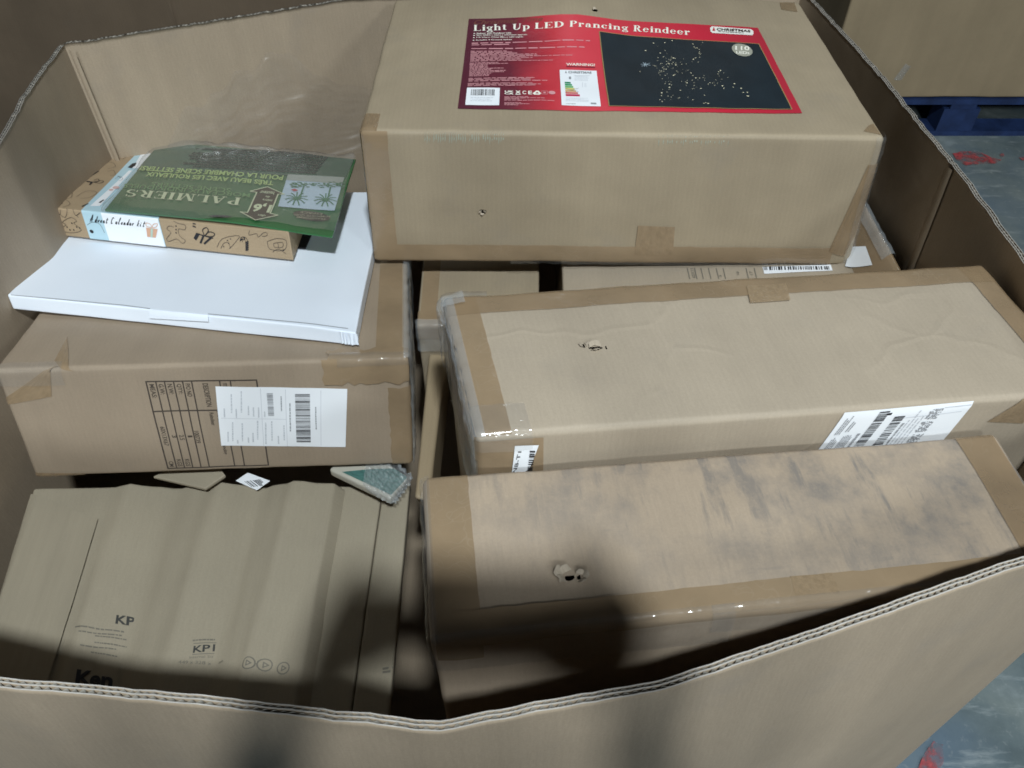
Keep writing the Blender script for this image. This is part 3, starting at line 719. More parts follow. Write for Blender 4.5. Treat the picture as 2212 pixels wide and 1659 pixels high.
pr = Print(top, 'top', .0025)
for a in range(9):
    th = a*2.4; pr.line([ZA(1186, 266), ZA(1186+13*math.cos(th)*(1+.4*(a % 3)), 266+8*math.sin(th)*(1+.3*(a % 2)))], .0006)
pr.build('glint_print', plain('blue_white_print', (.45, .55, .62)), lab)
pr = Print(top, 'top', .0024)
A = [ZA(1042, 432), ZA(1776, 445), ZA(1643, 182), ZA(1003, 132)]; pr.line(A, .0012, closed=True); pr.build('picture_border', plain('gold_line', (.32, .24, .10)), lab)
pr = Print(top, 'top', .0027); pr.disc(ZA(1576, 207), .0155, .021, 24); bd = pr.build('badge', plain('badge_beige', (.33, .33, .27)), lab)
pr = Print(top, 'top', .0031); pr.text('110', ZA(1548, 209), ZA(1606, 211), ZA(1548, 192), .03); pr.text('LEDs', ZA(1552, 224), ZA(1606, 226), ZA(1551, 213), .02); pr.build('badge_text', C1, lab)
pr = Print(top, 'top', .0022)
pr.poly([ZA(1450, 133), ZA(1447, 118), ZA(1455, 111), ZA(1612, 123), ZA(1621, 130), ZA(1622, 142), ZA(1616, 147), ZA(1458, 138)])
pr.build('logo_plate', plain('logo_cream', (.80, .79, .74)), lab)
pr = Print(top, 'top', .0027); pr.text('CHRISTMAS', ZA(1474, 129), ZA(1610, 137), ZA(1474, 119), .03); pr.dashes(ZA(1480, 135), ZA(1606, 143), ZA(1480, 131), 1, 3)
pr.build('logo_text', 'ink_brown', lab)
pr = Print(top, 'top', .0027); pr.poly([ZA(1456, 130), ZA(1469, 131), ZA(1462, 115)]); pr.build('logo_tree', plain('logo_red', (.5, .04, .05)), lab)
bc = top.quad('barcode_panel', 'label', 'top', [ZR(130, 1280), ZR(558, 1284), ZR(567, 1065), ZR(153, 1062)], .0021, n=(4, 4)); bc.parent = lab
pr = Print(top, 'top', .0026); pr.bars(ZR(200, 1162), ZR(510, 1166), ZR(206, 1088), 26, 4); pr.build('barcode', 'ink', lab)
pr = Print(top, 'top', .0026); pr.dashes(ZR(195, 1240), ZR(512, 1243), ZR(198, 1180), 3, 5, .3); pr.build('barcode_digits', 'ink_pale', lab)
en = top.quad('energy_label', 'label', 'top', [ZR(1348, 1283), ZR(1842, 1298), ZR(1788, 848), ZR(1322, 836)], .0021, n=(6, 6)); en.parent = lab
for i, (cc, wd) in enumerate((((.01, .22, .10), .42), ((.02, .30, .12), .50), ((.12, .42, .10), .58), ((.62, .55, .08), .66), ((.66, .36, .10), .75), ((.60, .12, .10), .88), ((.50, .02, .08), 1.0))):
    pr = Print(top, 'top', .0026); y0, y1 = 992+i*26, 1012+i*26
    if i == 6: y1 += 4
    pr.rect(ZR(1388+i*2, y1), ZR(1388+i*2+178*wd, y1+3), ZR(1386+i*2, y0)); pr.build('rating_bar', plain('rating_%d' % i, cc), lab)
pr = Print(top, 'top', .0030); pr.line([ZR(1395, 1080), ZR(1560, 1120)], .0008); pr.line([ZR(1395, 1125), ZR(1560, 1075)], .0008)
pr.text('CHRISTMAS', ZR(1430, 886), ZR(1725, 892), ZR(1430, 858), .03); pr.poly([ZR(1390, 884), ZR(1412, 885), ZR(1400, 852)]); pr.rect(ZR(1718, 1275), ZR(1786, 1277), ZR(1716, 1258)); pr.rect(ZR(1440, 960), ZR(1466, 961), ZR(1440, 928)); pr.dashes(ZR(1400, 1275), ZR(1560, 1278), ZR(1400, 1266), 1, 4)
pr.build('energy_print', 'ink_grey', lab)
pr = Print(top, 'top', .0027); pr.dashes(ZR(1510, 980), ZR(1725, 985), ZR(1510, 905), 5, 5, .22); pr.dashes(ZR(1402, 1240), ZR(1700, 1246), ZR(1400, 1190), 4, 6, .22); pr.line([ZR(1610, 1000), ZR(1612, 1060)], .0006); pr.dashes(ZR(1635, 1062), ZR(1665, 1063), ZR(1632, 1010), 4, 6, .3); pr.build('energy_small_print', 'ink_pale', lab)
# faint blue-green print showing along the front edge
pr = Print(top, 'front', .0005); q = random.Random(9)
for x in range(300, 620, 9): 
    if q.random() < .7: pr.rect(ZA(x, 560+q.uniform(0, 25)), ZA(x+4, 560), ZA(x, 540))
for x in range(1240, 1520, 9):
    if q.random() < .7: pr.rect(ZA(x, 570+q.uniform(0, 20)), ZA(x+4, 570), ZA(x, 548))
pr.build('faded_print', plain('faded_green_ink', (.33, .35, .28), .6)) 

# ------------------------------------------------------------------ cartons seen in the gap below it
t = [Vector((.075, .83, -.782)), Vector((.552, .85, -.765)), Vector((.545, 1.26, -.762)), Vector((.085, 1.25, -.780))]
low = Carton('carton', 'brown carton with a stamped grid and a white label beneath the red-labelled carton', 'carton', t, drop(t, (0, 0, -.20)), r=.004, amp=.001, seed=2, mat='card_mid', custom=lambda c, p: Vector((0, 0, .056*ss(.90, 1.0, p.x/c.W)*p.z/c.H)))
pr = Print(low, 'top', .0006)
for x in (905, 945, 980, 1022, 1065, 1103, 1230, 1275): pr.line([ZG(x+6, 326), ZG(x-8, 268)], .0016)
pr.text('60X13', ZG(944, 322), ZG(930, 268), ZG(926, 322), .01); pr.text('17', ZG(1262, 305), ZG(1256, 285), ZG(1245, 305), .01); pr.text('Up', ZG(1190, 305), ZG(1183, 285), ZG(1172, 305), .01); pr.text('3', ZG(1088, 318), ZG(1086, 305), ZG(1076, 318), .01)
pr.build('stamped_table', 'ink_faded')
lo1 = low.quad('shipping_label', 'label', 'top', [ZG(1322, 300), ZG(1700, 282), ZG(1690, 250), ZG(1312, 262)], .0010)
low.quad('shipping_label', 'label', 'top', [ZG(1765, 268), ZG(1915, 262), ZG(1878, 158), ZG(1798, 160)], .0045)
pr = Print(low, 'top', .0014); pr.bars(ZG(1320, 281), ZG(1690, 278), ZG(1318, 262), 30, 2); pr.build('barcode', 'ink', lo1)
low.patch('packing_tape', 'tape_lite', [('top', low.W-.035, low.W, 0, low.D), ('right', 0, low.D, low.H-.03, low.H)], .0010, wrinkle=.001)
low.patch('clear_wrap', 'wrap', [('top', low.W-.014, low.W+.0, .06, low.D), ('right', .06, low.D, low.H-.06, low.H)], .003, wrinkle=.004)
t = [Vector((-.142, .862, -.802)), Vector((.040, .86, -.802)), Vector((.050, 1.25, -.80)), Vector((-.150, 1.25, -.80))]
gap = Carton('carton', 'small taped brown carton low in the gap beneath the red-labelled carton', 'carton', t, drop(t, (0, 0, -.17)), r=.004, amp=.001, seed=3, mat='card')
gap.patch('packing_tape', 'tape', [('top', .004, .030, 0, gap.D)], .0008)
gap.patch('packing_tape', 'tape', [('top', 0, gap.W, 0, .030), ('front', 0, gap.W, gap.H-.028, gap.H)], .0014, wrinkle=.0004)
gap.patch('clear_wrap', 'wrap', [('top', .0, gap.W*.6, 0, .008), ('front', 0, gap.W*.6, gap.H-.05, gap.H)], .003, wrinkle=.004)
t = [Vector((-.130, .60, -.872)), Vector((-.110, .60, -.875)), Vector((-.100, .845, -.845)), Vector((-.126, .845, -.842))]
Carton('mailer', 'thin kraft mailer wedged on edge in the gap between left and right cartons', 'mailer', t, drop(t, (0, .05, -.10)), r=.006, amp=.0015, seed=4, mat='wall_far')

# ------------------------------------------------------------------ long pale carton
ZMID = -.585
BL, BR, FL = at_z(957, 643, ZMID), at_z(2121, 571, ZMID), at_z(1026, 944, ZMID)
FR = FL+(BR-BL)*.985; t = [FL, FR, BR, BL]
mid = Carton('carton', 'long pale carton with a torn hole and white labels on its front edge', 'carton', t, drop(t, (.004, .004, -.40)), r=.006, amp=.0026, seed=5, mat='card_mid', bulge=.003,
             holes=[('top', *ZM(692, 436), .0085, .0024), ('top', *ZM(650, 428), .0018, .004), ('top', *ZM(733, 436), .0014, .0035)])
mid.tear('top', *ZM(690, 436), [(1.2, .009, .006), (2.0, .008, .005), (4.9, .007, .006)])
mid.tear('top', *ZM(652, 428), [(3.3, .006, .003), (.3, .006, .003)])
W_, D_, H_ = mid.W, mid.D, mid.H
mid.patch('packing_tape', 'tape', [('top', 0, .036, .0, D_), ('left', 0, D_, H_-.04, H_)], .0009, wrinkle=.0006, ragged=.0008)
mid.patch('packing_tape', 'tape_lite', [('top', .0, W_, D_-.034, D_), ('back', 0, W_, H_-.03, H_)], .0014, wrinkle=.0008, ragged=.001)
mid.patch('packing_tape', 'tape_lite', [('top', W_-.032, W_, 0, D_), ('right', 0, D_, H_-.03, H_)], .0012, wrinkle=.0006, ragged=.001)
mid.quad('packing_tape', 'tape', 'top', [ZM(1240, 282), ZM(1382, 272), ZM(1366, 212), ZM(1227, 222)], .0026)
mid.patch('packing_tape', 'tape', [('front', 0, .066, H_-.22, H_-.006)], .0009, wrinkle=.0006)
mid.patch('clear_wrap', 'film', [('top', .0, .055, .0, .035), ('front', 0, .055, H_-.02, H_)], .0024, wrinkle=.003)
mid.patch('clear_wrap', 'wrap', [('left', 0, D_, H_-.11, H_), ('top', 0, .010, 0, D_)], .003, wrinkle=.0025)
mid.patch('clear_wrap', 'wrap', [('left', D_-.045, D_, H_-.07, H_), ('top', 0, .022, D_-.02, D_), ('back', 0, .05, H_-.06, H_)], .004, wrinkle=.007, step=.005)
mid.quad('packing_tape', 'tape', 'front', [ZX(1845, 455), ZX(2200, 470), ZX(2330, 190), ZX(2190, 235)], .0012)
l1 = mid.quad('shipping_label', 'label', 'front', [(1102, 1030), ZM(455, 858), ZM(490, 772), ZM(405, 775)], .0030)
pr = Print(mid, 'front', .0038); pr.bars((1134, 1028), ZM(458, 788), (1145, 1028), 16, 3); pr.text('NB-T1', ZM(408, 868), ZM(428, 792), ZM(396, 868), .01); pr.build('barcode', 'ink', l1)
l2 = mid.quad('shipping_label', 'label', 'front', [ZX(110, 810), ZX(1350, 700), ZX(1710, 254), ZX(436, 366)], .0011, n=(20, 12))
def lp(a, b_):                                               # position on that label, a along its length, b up its height
    p = [ZX(110, 810), ZX(1350, 700), ZX(1710, 254), ZX(436, 366)]
    return tuple((p[0][i]*(1-a)+p[1][i]*a)*(1-b_)+(p[3][i]*(1-a)+p[2][i]*a)*b_ for i in (0, 1))
pr = Print(mid, 'front', .0016)
pr.bars(lp(.275, .05), lp(.285, .96), lp(.355, .05), 34, 5); pr.bars(lp(.43, .05), lp(.44, .82), lp(.51, .05), 26, 6); pr.rect(lp(.355, .86), lp(.395, .86), lp(.355, .91))
pr.build('barcode', 'ink', l2)
pr = Print(mid, 'front', .0016); q = random.Random(12)
for k in range(3):
    y0 = .12+k*.28
    for i in range(12):
        for j in range(12):
            if q.random() < .5:
                a, b_ = .70+.095*i/12, y0+.23*j/12; pr.rect(lp(a, b_), lp(a+.0079, b_), lp(a, b_+.019))
pr.dashes(lp(.04, .05), lp(.05, .45), lp(.10, .05), 4, 1, .5); pr.dashes(lp(.04, .5), lp(.05, .92), lp(.09, .5), 3, 2, .5); pr.dashes(lp(.12, .1), lp(.13, .5), lp(.2, .1), 6, 3, .5); pr.dashes(lp(.11, .55), lp(.12, .8), lp(.15, .55), 2, 3, .5); pr.dashes(lp(.22, .1), lp(.23, .6), lp(.255, .1), 1, 4, .6); pr.dashes(lp(.53, .1), lp(.54, .8), lp(.56, .1), 1, 4, .5)
pr.build('label_print', 'ink_grey', l2)
pr = Print(mid, 'front', .0015); pr.dashes(lp(.56, .08), lp(.57, .92), lp(.68, .08), 4, 7, .35); pr.line([lp(.51, .76), lp(.96, .80)], .0008); pr.line([lp(.80, .92), lp(1, .93)], .0008); pr.build('label_small_print', 'ink_pale', l2)

# ------------------------------------------------------------------ long scuffed carton by the near wall
ZNR = -.622
BL, BR, FL = at_z(913, 1030, ZNR), at_z(2151, 937, ZNR), at_z(931, 1392, ZNR)
FR = FL+(BR-BL)*.985+Vector((0, .012, 0)); t = [FL, FR, BR, BL]
near = Carton('carton', 'long scuffed carton streaked with grey dirt beside the near wall', 'carton', t, drop(t, (.004, .008, -.42)), r=.006, amp=.0024, seed=6, mat='card_scuffed', bulge=.003,
              holes=[('top', *ZN(600, 542), .0050, .0028), ('top', *ZN(636, 540), .0022, .002)])
near.tear('top', *ZN(592, 536), [(2.7, .013, .008), (2.0, .010, .007), (3.5, .010, .006)]); near.tear('top', *ZN(638, 540), [(.2, .009, .005), (1.3, .007, .004), (5.2, .007, .005)])
W_, D_, H_ = near.W, near.D, near.H
near.patch('packing_tape', 'tape', [('top', .004, .043, 0, D_), ('front', .004, .043, H_-.03, H_)], .0009, wrinkle=.0006, ragged=.0008)
near.patch('packing_tape', 'tape', [('top', .02, W_-.02, 0, .024), ('front', .02, W_-.02, H_-.008, H_)], .0015, wrinkle=.0008, ragged=.001)
near.patch('packing_tape', 'tape_lite', [('top', W_-.045, W_-.006, 0, D_)], .0009, wrinkle=.0005)
near.quad('packing_tape', 'tape', 'top', [ZN(1400, 610), ZN(1560, 600), ZN(1528, 530), ZN(1382, 540)], .0022)
near.patch('clear_wrap', 'film', [('top', 0, .26, 0, .006), ('front', 0, .26, H_-.045, H_)], .0025, wrinkle=.0025)
near.patch('clear_wrap', 'film', [('top', .24, W_-.1, -.001, .006), ('front', .24, W_-.1, H_-.025, H_)], .0030, wrinkle=.0015)
near.patch('clear_wrap', 'film', [('left', 0, D_, H_-.08, H_), ('top', 0, .006, 0, D_)], .002, wrinkle=.003)

# ------------------------------------------------------------------ carton on the left, tipped back a little
ZLF = -.712
RTF, LTF = at_z(882, 772, ZLF), at_z(-15, 800, ZLF)
NRM = Vector((0, .217, .976)).normalized(); DWN = Vector((-.043, -.217, -.975)).normalized()*.178
rb = on_plane(880, 575, RTF, NRM); dv = (rb-RTF).normalized()*.44
t = [LTF, RTF, RTF+dv, LTF+dv]
lft = Carton('carton', 'brown carton with a black stamped table and a white barcode label, under the white box', 'carton', t, [LTF+DWN+Vector((.0, 0, 0)), RTF+DWN, RTF+dv+DWN, LTF+dv+DWN], r=.006, amp=.0022, seed=7, mat='card_left', bulge=.002)
W_, D_, H_ = lft.W, lft.D, lft.H
lft.patch('packing_tape', 'tape', [('top', W_-.042, W_-.008, 0, D_)], .0008, wrinkle=.0005)
lft.patch('packing_tape', 'tape', [('front', W_-.028, W_, .0, H_-.045), ('right', 0, .03, 0, H_-.045)], .0010, wrinkle=.0006, ragged=.003)
lft.quad('packing_tape', 'tape', 'top', [ZL(-40, 312), ZL(268, 302), ZL(332, 183), ZL(-10, 215)], .0012)
lft.quad('packing_tape', 'tape', 'front', [ZL(-30, 455), ZL(255, 472), ZL(262, 330), ZL(-60, 322)], .0012)
lft.patch('clear_wrap', 'film', [('top', 0, .085, 0, .008), ('front', 0, .085, H_-.022, H_)], .003, wrinkle=.004)
lft.patch('packing_tape', 'tape', [('top', W_-.105, W_, 0, .020), ('front', W_-.11, W_, H_-.036, H_)], .0020, wrinkle=.0016, ragged=.008)
lft.patch('clear_wrap', 'film', [('top', W_-.10, W_, 0, .007), ('front', W_-.09, W_, H_-.008, H_)], .0036, wrinkle=.003)
lft.quad('packing_tape', 'tape_lite', 'front', [ZL(150, 885), ZL(395, 876), ZL(420, 850), ZL(180, 845)], .0012)
lft.patch('clear_wrap', 'wrap', [('right', 0, D_, .0, H_), ('top', W_-.006, W_, 0, D_)], .0022, wrinkle=.005)
pr = Print(lft, 'front', .0006)
tb = [ZT(108, 112), ZT(1195, 96), ZT(1312, 932), ZT(325, 965)]      # corners of the stamped table: its text runs downwards
def tp(a, b_): return tuple((tb[0][i]*(1-a)+tb[1][i]*a)*(1-b_)+(tb[3][i]*(1-a)+tb[2][i]*a)*b_ for i in (0, 1))
LW = .0018
pr.line(tb, LW, closed=True)
for a in (.088, .166, .248, .330, .412, .665, .762): pr.line([tp(a, 0), tp(a, 1)], LW*.9)
pr.line([tp(0, .345), tp(.70, .345)], LW*1.1)
def down(t_, a, b0, b1, wd=.045, bold=.012): pr.text(t_, tp(a, b0), tp(a, b1), tp(a+wd, b0), bold)
down('MEAS:', .022, .03, .19); down('G.W:', .105, .03, .15); down('N.W:', .185, .03, .15); down('QTY:', .266, .03, .15); down('P/O NO', .348, .03, .18); down('DESCRIPTION', .505, .03, .30, .05); down('ITEM', .69, .03, .10, .035)
down('60X13X67', .022, .52, .74); down('CM', .022, .92, .98); down('3', .115, .62, .65); down('KGS', .105, .90, .98); down('2.5', .185, .62, .68); down('KGS', .185, .90, .98); down('1', .266, .63, .65); down('100739', .335, .58, .72)
down('110 LED Light Up Prancing', .575, .36, .86, .045, .02); down('Reindeer', .515, .37, .52, .04)
pr.build('stamped_table', 'ink_brown')
shp = lft.quad('shipping_label', 'label', 'front', [ZT(850, 738), ZT(2070, 752), ZT(2088, 180), ZT(792, 155)], .0013, n=(16, 10))
pr = Print(lft, 'front', .0019); pr.bars(ZT(1590, 702), ZT(1574, 226), ZT(1730, 702), 44, 8); pr.build('barcode', 'ink', shp)
pr = Print(lft, 'front', .0019); pr.bars(ZT(1312, 442), ZT(1296, 214), ZT(1370, 442), 24, 9)
for x0, y0, y1 in ((1515, 320, 608), (1768, 355, 585), (1428, 250, 415)): pr.dashes(ZT(x0, y0), ZT(x0+6, y1), ZT(x0+18, y0), 1, x0, .6)
pr.build('barcode', 'ink_grey', shp)
pr = Print(lft, 'front', .0018)
for i, (x0, y0, y1) in enumerate(((868, 370, 460), (938, 230, 465), (985, 375, 465), (1035, 200, 460), (1105, 345, 460), (1155, 360, 460), (1205, 360, 465), (1265, 400, 465), (905, 600, 720), (950, 505, 720), (1000, 680, 720), (1045, 515, 720), (1105, 655, 715), (1150, 610, 720), (1195, 490, 730), (1275, 510, 725), (1335, 495, 730), (1400, 640, 730), (1455, 535, 725))):
    pr.dashes(ZT(x0, y0), ZT(x0+4, y1), ZT(x0+22, y0), 1, i, .6)
for a, b_ in (((1235, 175), (1268, 735)), ((1480, 185), (1500, 740)), ((1828, 195), (1830, 735)), ((850, 465), (1488, 478))): pr.line([ZT(*a), ZT(*b_)], .0006)
pr.build('label_print', 'ink_pale', shp)

# ------------------------------------------------------------------ flat white box, craft kit and green packet on top of it
def plane_pts(h, *px): return [on_plane(*p, RTF+NRM*h, NRM) for p in px]
wFL, wFR, w1, w2 = plane_pts(.0255, ZW(38, 884), ZW(1850, 1072), ZW(350, 575), ZW(1972, 725))
def ext(a, b, y): d = b-a; return a+d*((y-a.y)/d.y)
wBL, wBR = ext(wFL, w1, 1.205), ext(wFR, w2, 1.205); wBR.x = min(wBR.x, -.226)
t = [wFL, wFR, wBR, wBL]
def mailer_dent(c, p):
    return Vector((0, 0, -.003*ss(.86, 1.0, p.x/c.W)*ss(.85, 1, 1-p.y/c.D)*p.z/c.H))
wht = Carton('flat_box', 'flat white cardboard mailing box with a tuck flap and a crushed corner', 'box', t, drop(t, NRM*-.0225), r=.0022, amp=.0008, seed=8, mat='white', custom=mailer_dent, step=.01)
# tuck flap folded down over the front edge, its slot and the crushed corner
pr = Print(wht, 'top', .0010); pr.line([ZW(60, 886), ZW(640, 940), ZW(780, 958)], .0011); pr.line([ZW(1085, 986), ZW(1810, 1062)], .0011); pr.build('seam_shade_line', 'ink_grey')  # shade of the seam between lid and front, drawn as grey lines
fp = wht.quad('tuck_flap', 'white', 'front', [ZW(780, 1000), ZW(1088, 1018), ZW(1088, 992), ZW(782, 963)], .0016, n=(10, 3), curl=lambda a, b: .0015*(1-b))
m_ = MB(); q = random.Random(4)
for k in range(5):
    u0 = wht.W-.022+.005*k
    n0 = len(m_.v)
    for i in range(4):
        for j in range(3): m_.add(O(wht.surf('front', u0+.004*i/3, wht.H*(.15+.8*j/2), .0012+.003*q.random())), (i*.01, j*.01))
    for i in range(3):
        for j in range(2): m_.f.append([n0+i*3+j, n0+i*3+3+j, n0+i*3+4+j, n0+i*3+1+j])
m_.build('crushed_corner', M['white'], wht.root, base=wht.base)
# black card under the kit
h0 = .0265
t = plane_pts(h0+.003, ZW(1440, 632), ZW(1590, 638), ZW(1622, 565), ZW(1470, 560))
Carton('card', 'small flat black card peeping out from beneath the kraft craft kit', 'card', t, drop(t, NRM*-.0028), r=.0008, amp=.0002, seed=9, mat=plain('black_card', (.012, .012, .014), .6), step=.02)
hA = h0+.0032+.046
aFL, aFR, aBL = plane_pts(hA, ZW(243, 428), ZW(1502, 556), ZO(640, 792))
t = [aFL, aFR, aFR+(aBL-aFL), aBL]
adv = Carton('craft_kit_box', 'kraft craft kit box with black doodles and a pale blue paper band', 'box', t, drop(t, NRM*-.046), r=.002, amp=.0006, seed=10, mat='advent', step=.012)
W_, D_, H_ = adv.W, adv.D, adv.H
u0 = adv.uv('front', *ZW(440, 500))[0]; u1 = adv.uv('front', *ZW(845, 560))[0]; um = adv.uv('front', *ZW(545, 520))[0]
SKY = plain('pale_blue_print', (.44, .62, .70), .4)
band = adv.patch('paper_band', SKY, [('top', u0, u1, 0, D_), ('front', u0, u1, 0, H_)], .0006)
wp = adv.patch('band_panel', 'label', [('front', um, u1-.001, 0, H_)], .0010); wp.parent = band
wp2 = adv.quad('band_panel', 'label', 'top', [ZW(690, 228), ZW(760, 228), ZW(800, 105), ZW(765, 105)], .0010); wp2.parent = band
wp3 = adv.quad('band_stripe', 'label', 'top', [ZW(470, 425), ZW(520, 425), ZW(690, 240), ZW(672, 240)], .0011); wp3.parent = band
def smooth_pts(p, k=5):
    out = []
    for i in range(len(p)-1):
        a, b_, c_, d_ = p[max(0, i-1)], p[i], p[i+1], p[min(len(p)-1, i+2)]
        for j in range(k):
            t_ = j/k
            out.append(tuple(.5*((2*b_[n])+(-a[n]+c_[n])*t_+(2*a[n]-5*b_[n]+4*c_[n]-d_[n])*t_**2+(-a[n]+3*b_[n]-3*c_[n]+d_[n])*t_**3) for n in (0, 1)))
    out.append(p[-1]); return out
pr = Print(adv, 'front', .0014)
HW = {'A': [[(0, 0), (.25, 1.5), (.35, 1.55), (.55, .05)], [(-.15, .55), (.3, .65), (.75, .6)]], 'd': [[(.4, .55), (.15, .55), (.1, .1), (.35, .1), (.45, 1.4), (.5, .1), (.65, .1)]], 'v': [[(0, .5), (.2, 0), (.4, .55), (.55, .5)]], 'e': [[(0, .2), (.35, .35), (.25, .55), (.08, .3), (.2, 0), (.5, .12)]],
      'n': [[(0, .5), (.08, 0), (.25, .5), (.38, .4), (.42, 0), (.6, .1)]], 't': [[(.2, 1.2), (.15, .1), (.3, 0), (.45, .1)], [(-.05, .8), (.5, .85)]], 'C': [[(.6, 1.3), (.3, 1.5), (.05, .8), (.2, 0), (.6, .15)]], 'a': [[(.4, .5), (.1, .5), (.08, .05), (.35, .15), (.42, .5), (.42, 0), (.6, .1)]],
      'l': [[(0, .2), (.3, 1.4), (.15, 1.4), (.15, .1), (.4, .1)]], 'r': [[(0, .5), (.08, 0), (.2, .5), (.45, .45)]], 'k': [[(.1, 1.4), (.05, 0)], [(.45, .6), (.1, .3), (.5, 0)]], 'i': [[(.1, .5), (.12, .05), (.3, .1)], [(.12, .8), (.14, .85)]], ' ': []}
A = pr.aff(ZW(465, 500), ZW(748, 527), ZW(470, 466)); x = .02
for ch in 'Advent Calendar kit':
    for st in HW[ch]:
        P = [A(x+.052*a+.01*b_, b_*.62) for a, b_ in smooth_pts(st, 4)]; pr.line(P, .00105, True)
    x += .085 if ch in 'AC' else (.04 if ch == ' ' else .051)
pr.build('handwritten_title', 'ink', band)
pr = Print(adv, 'front', .0015)
gx, gy = 790, 550
pr.poly([ZW(762, 532), ZW(822, 540), ZW(812, 585), ZW(768, 580)]); pr.build('gift_print', plain('orange_print', (.62, .36, .24)), band)
pr = Print(adv, 'front', .0018); pr.poly([ZW(786, 537), ZW(798, 538), ZW(796, 583), ZW(786, 582)]); pr.build('gift_ribbon', plain('mint_print', (.42, .55, .46)), band)
pr = Print(adv, 'front', .0016)
pr.line(smooth_pts([ZW(790, 532), ZW(765, 525), ZW(762, 508), ZW(785, 515), ZW(792, 530), ZW(800, 515), ZW(820, 512), ZW(815, 528), ZW(795, 533)], 3), .0012); pr.build('gift_bow', plain('peach_print', (.66, .45, .35)), band)
# doodles: gift with bow, candy canes, cookie, tree, stocking, cap, house
pr = Print(adv, 'front', .0009); T1 = .0006
def dl(pts, wd=T1, closed=False): pr.line([ZW(*p) for p in smooth_pts(list(pts)+([pts[0]] if closed else []), 3)], wd)
dl([(905, 500), (930, 512), (965, 520), (962, 545), (930, 540), (935, 575), (965, 600), (950, 615), (920, 592), (880, 605), (868, 590), (890, 560), (870, 540), (880, 525), (905, 530)])
for y in (525, 543, 560): pr.disc(ZW(917, y), .0012)
pr.poly([ZW(1022, 560), ZW(1042, 565), ZW(1022, 600), ZW(1008, 588)]); pr.line([ZW(1025, 565), ZW(1108, 588)], .0018); pr.line([ZW(1060, 575), ZW(1045, 612)], .0030); pr.line([ZW(1100, 585), ZW(1065, 616)], .0030)
dl([(1065, 575), (1055, 545), (1075, 533), (1085, 550), (1068, 575), (1090, 555), (1118, 565), (1105, 580), (1068, 576)], .0014)
dl([(1300, 548), (1297, 572), (1335, 564), (1345, 582), (1372, 560), (1390, 562), (1388, 576), (1365, 578)]); dl([(1130, 635), (1160, 590), (1245, 575), (1225, 610), (1195, 642)]); dl([(1150, 642), (1165, 615), (1190, 612), (1200, 640)])
for p in ((1185, 600), (1200, 592), (1190, 615), (1165, 632)): pr.disc(ZW(*p), .0010)
dl([(1250, 605), (1255, 585), (1275, 583), (1288, 600), (1290, 655)], .0008); dl([(1262, 607), (1268, 595), (1278, 605), (1280, 655)], .0005)
for k in range(5): pr.line([ZW(1281, 610+k*10), ZW(1292, 606+k*10)], .0022)
pr.line([ZW(1253, 598), ZW(1262, 592)], .0022); pr.line([ZW(1270, 583), ZW(1273, 593)], .002)
pr.line([ZW(1005, 512), ZW(1018, 514)], .0016); pr.line([ZW(1005, 525), ZW(1018, 530)], .002)
dl([(1392, 605), (1440, 590), (1490, 600), (1480, 650), (1405, 645), (1392, 605)]); dl([(1425, 615), (1470, 610), (1470, 635), (1430, 635)], closed=True); pr.line([ZW(1447, 612), ZW(1450, 636)], T1); dl([(1420, 660), (1450, 645), (1490, 670)]); pr.disc(ZW(1475, 650), .0012)
dl([(260, 440), (270, 475), (310, 470), (315, 440)]); dl([(285, 440), (285, 470)]); dl([(300, 455), (340, 480), (350, 440), (330, 435)]); dl([(380, 440), (395, 470), (418, 455), (400, 470), (410, 480)])
dl([(290, 545), (345, 520), (325, 505), (370, 480), (400, 500), (385, 510), (425, 545), (385, 560), (330, 555)]); 
for p in ((350, 530), (375, 510), (400, 530), (385, 545), (365, 545), (415, 535), (320, 545)): pr.disc(ZW(*p), .0013)
dl([(455, 520), (480, 505), (520, 515), (545, 560)]); pr.disc(ZW(478, 553), .0035, .003)
pr.build('doodle_print', 'ink')
pr = Print(adv, 'top', .0009)
def dt(pts, wd=T1): pr.line([ZW(*p) for p in smooth_pts(list(pts), 3)], wd)
dt([(490, 290), (510, 283), (515, 295), (480, 300), (520, 292), (540, 296), (520, 305), (490, 300)], .0012); pr.line([ZW(455, 296), ZW(480, 300)], .004); pr.line([ZW(480, 300), ZW(468, 312)], .003); pr.line([ZW(450, 285), ZW(445, 292)], .003)
for k in range(5): pr.line([ZW(470+k*9, 270-k*6), ZW(478+k*9, 267-k*6)], .002)
dt([(600, 115), (630, 100), (645, 112), (625, 122), (610, 118)], .0010); pr.poly([ZW(615, 108), ZW(640, 108), ZW(632, 122)]); dt([(545, 160), (575, 145), (595, 155), (570, 165), (550, 160)], .0014); pr.line([ZW(480, 205), ZW(500, 195)], .003); pr.line([ZW(495, 198), ZW(515, 190)], .003); pr.line([ZW(445, 240), ZW(470, 228)], .0025)
dt([(400, 375), (440, 350), (480, 345), (505, 355), (470, 378), (420, 385)]); dt([(325, 360), (350, 340), (375, 350), (370, 380), (335, 385)]); dt([(290, 410), (320, 385), (350, 395), (365, 415), (330, 430)]); pr.disc(ZW(322, 410), .0016); dt([(520, 215), (550, 195), (590, 200), (600, 220), (560, 230)]); dt([(560, 245), (590, 238), (600, 260), (575, 265)]); dt([(640, 180), (665, 165), (690, 170)]); dt([(650, 150), (690, 140), (700, 155)]); pr.line([ZW(430, 425), ZW(458, 412)], .003)
pr.build('doodle_print', 'ink')
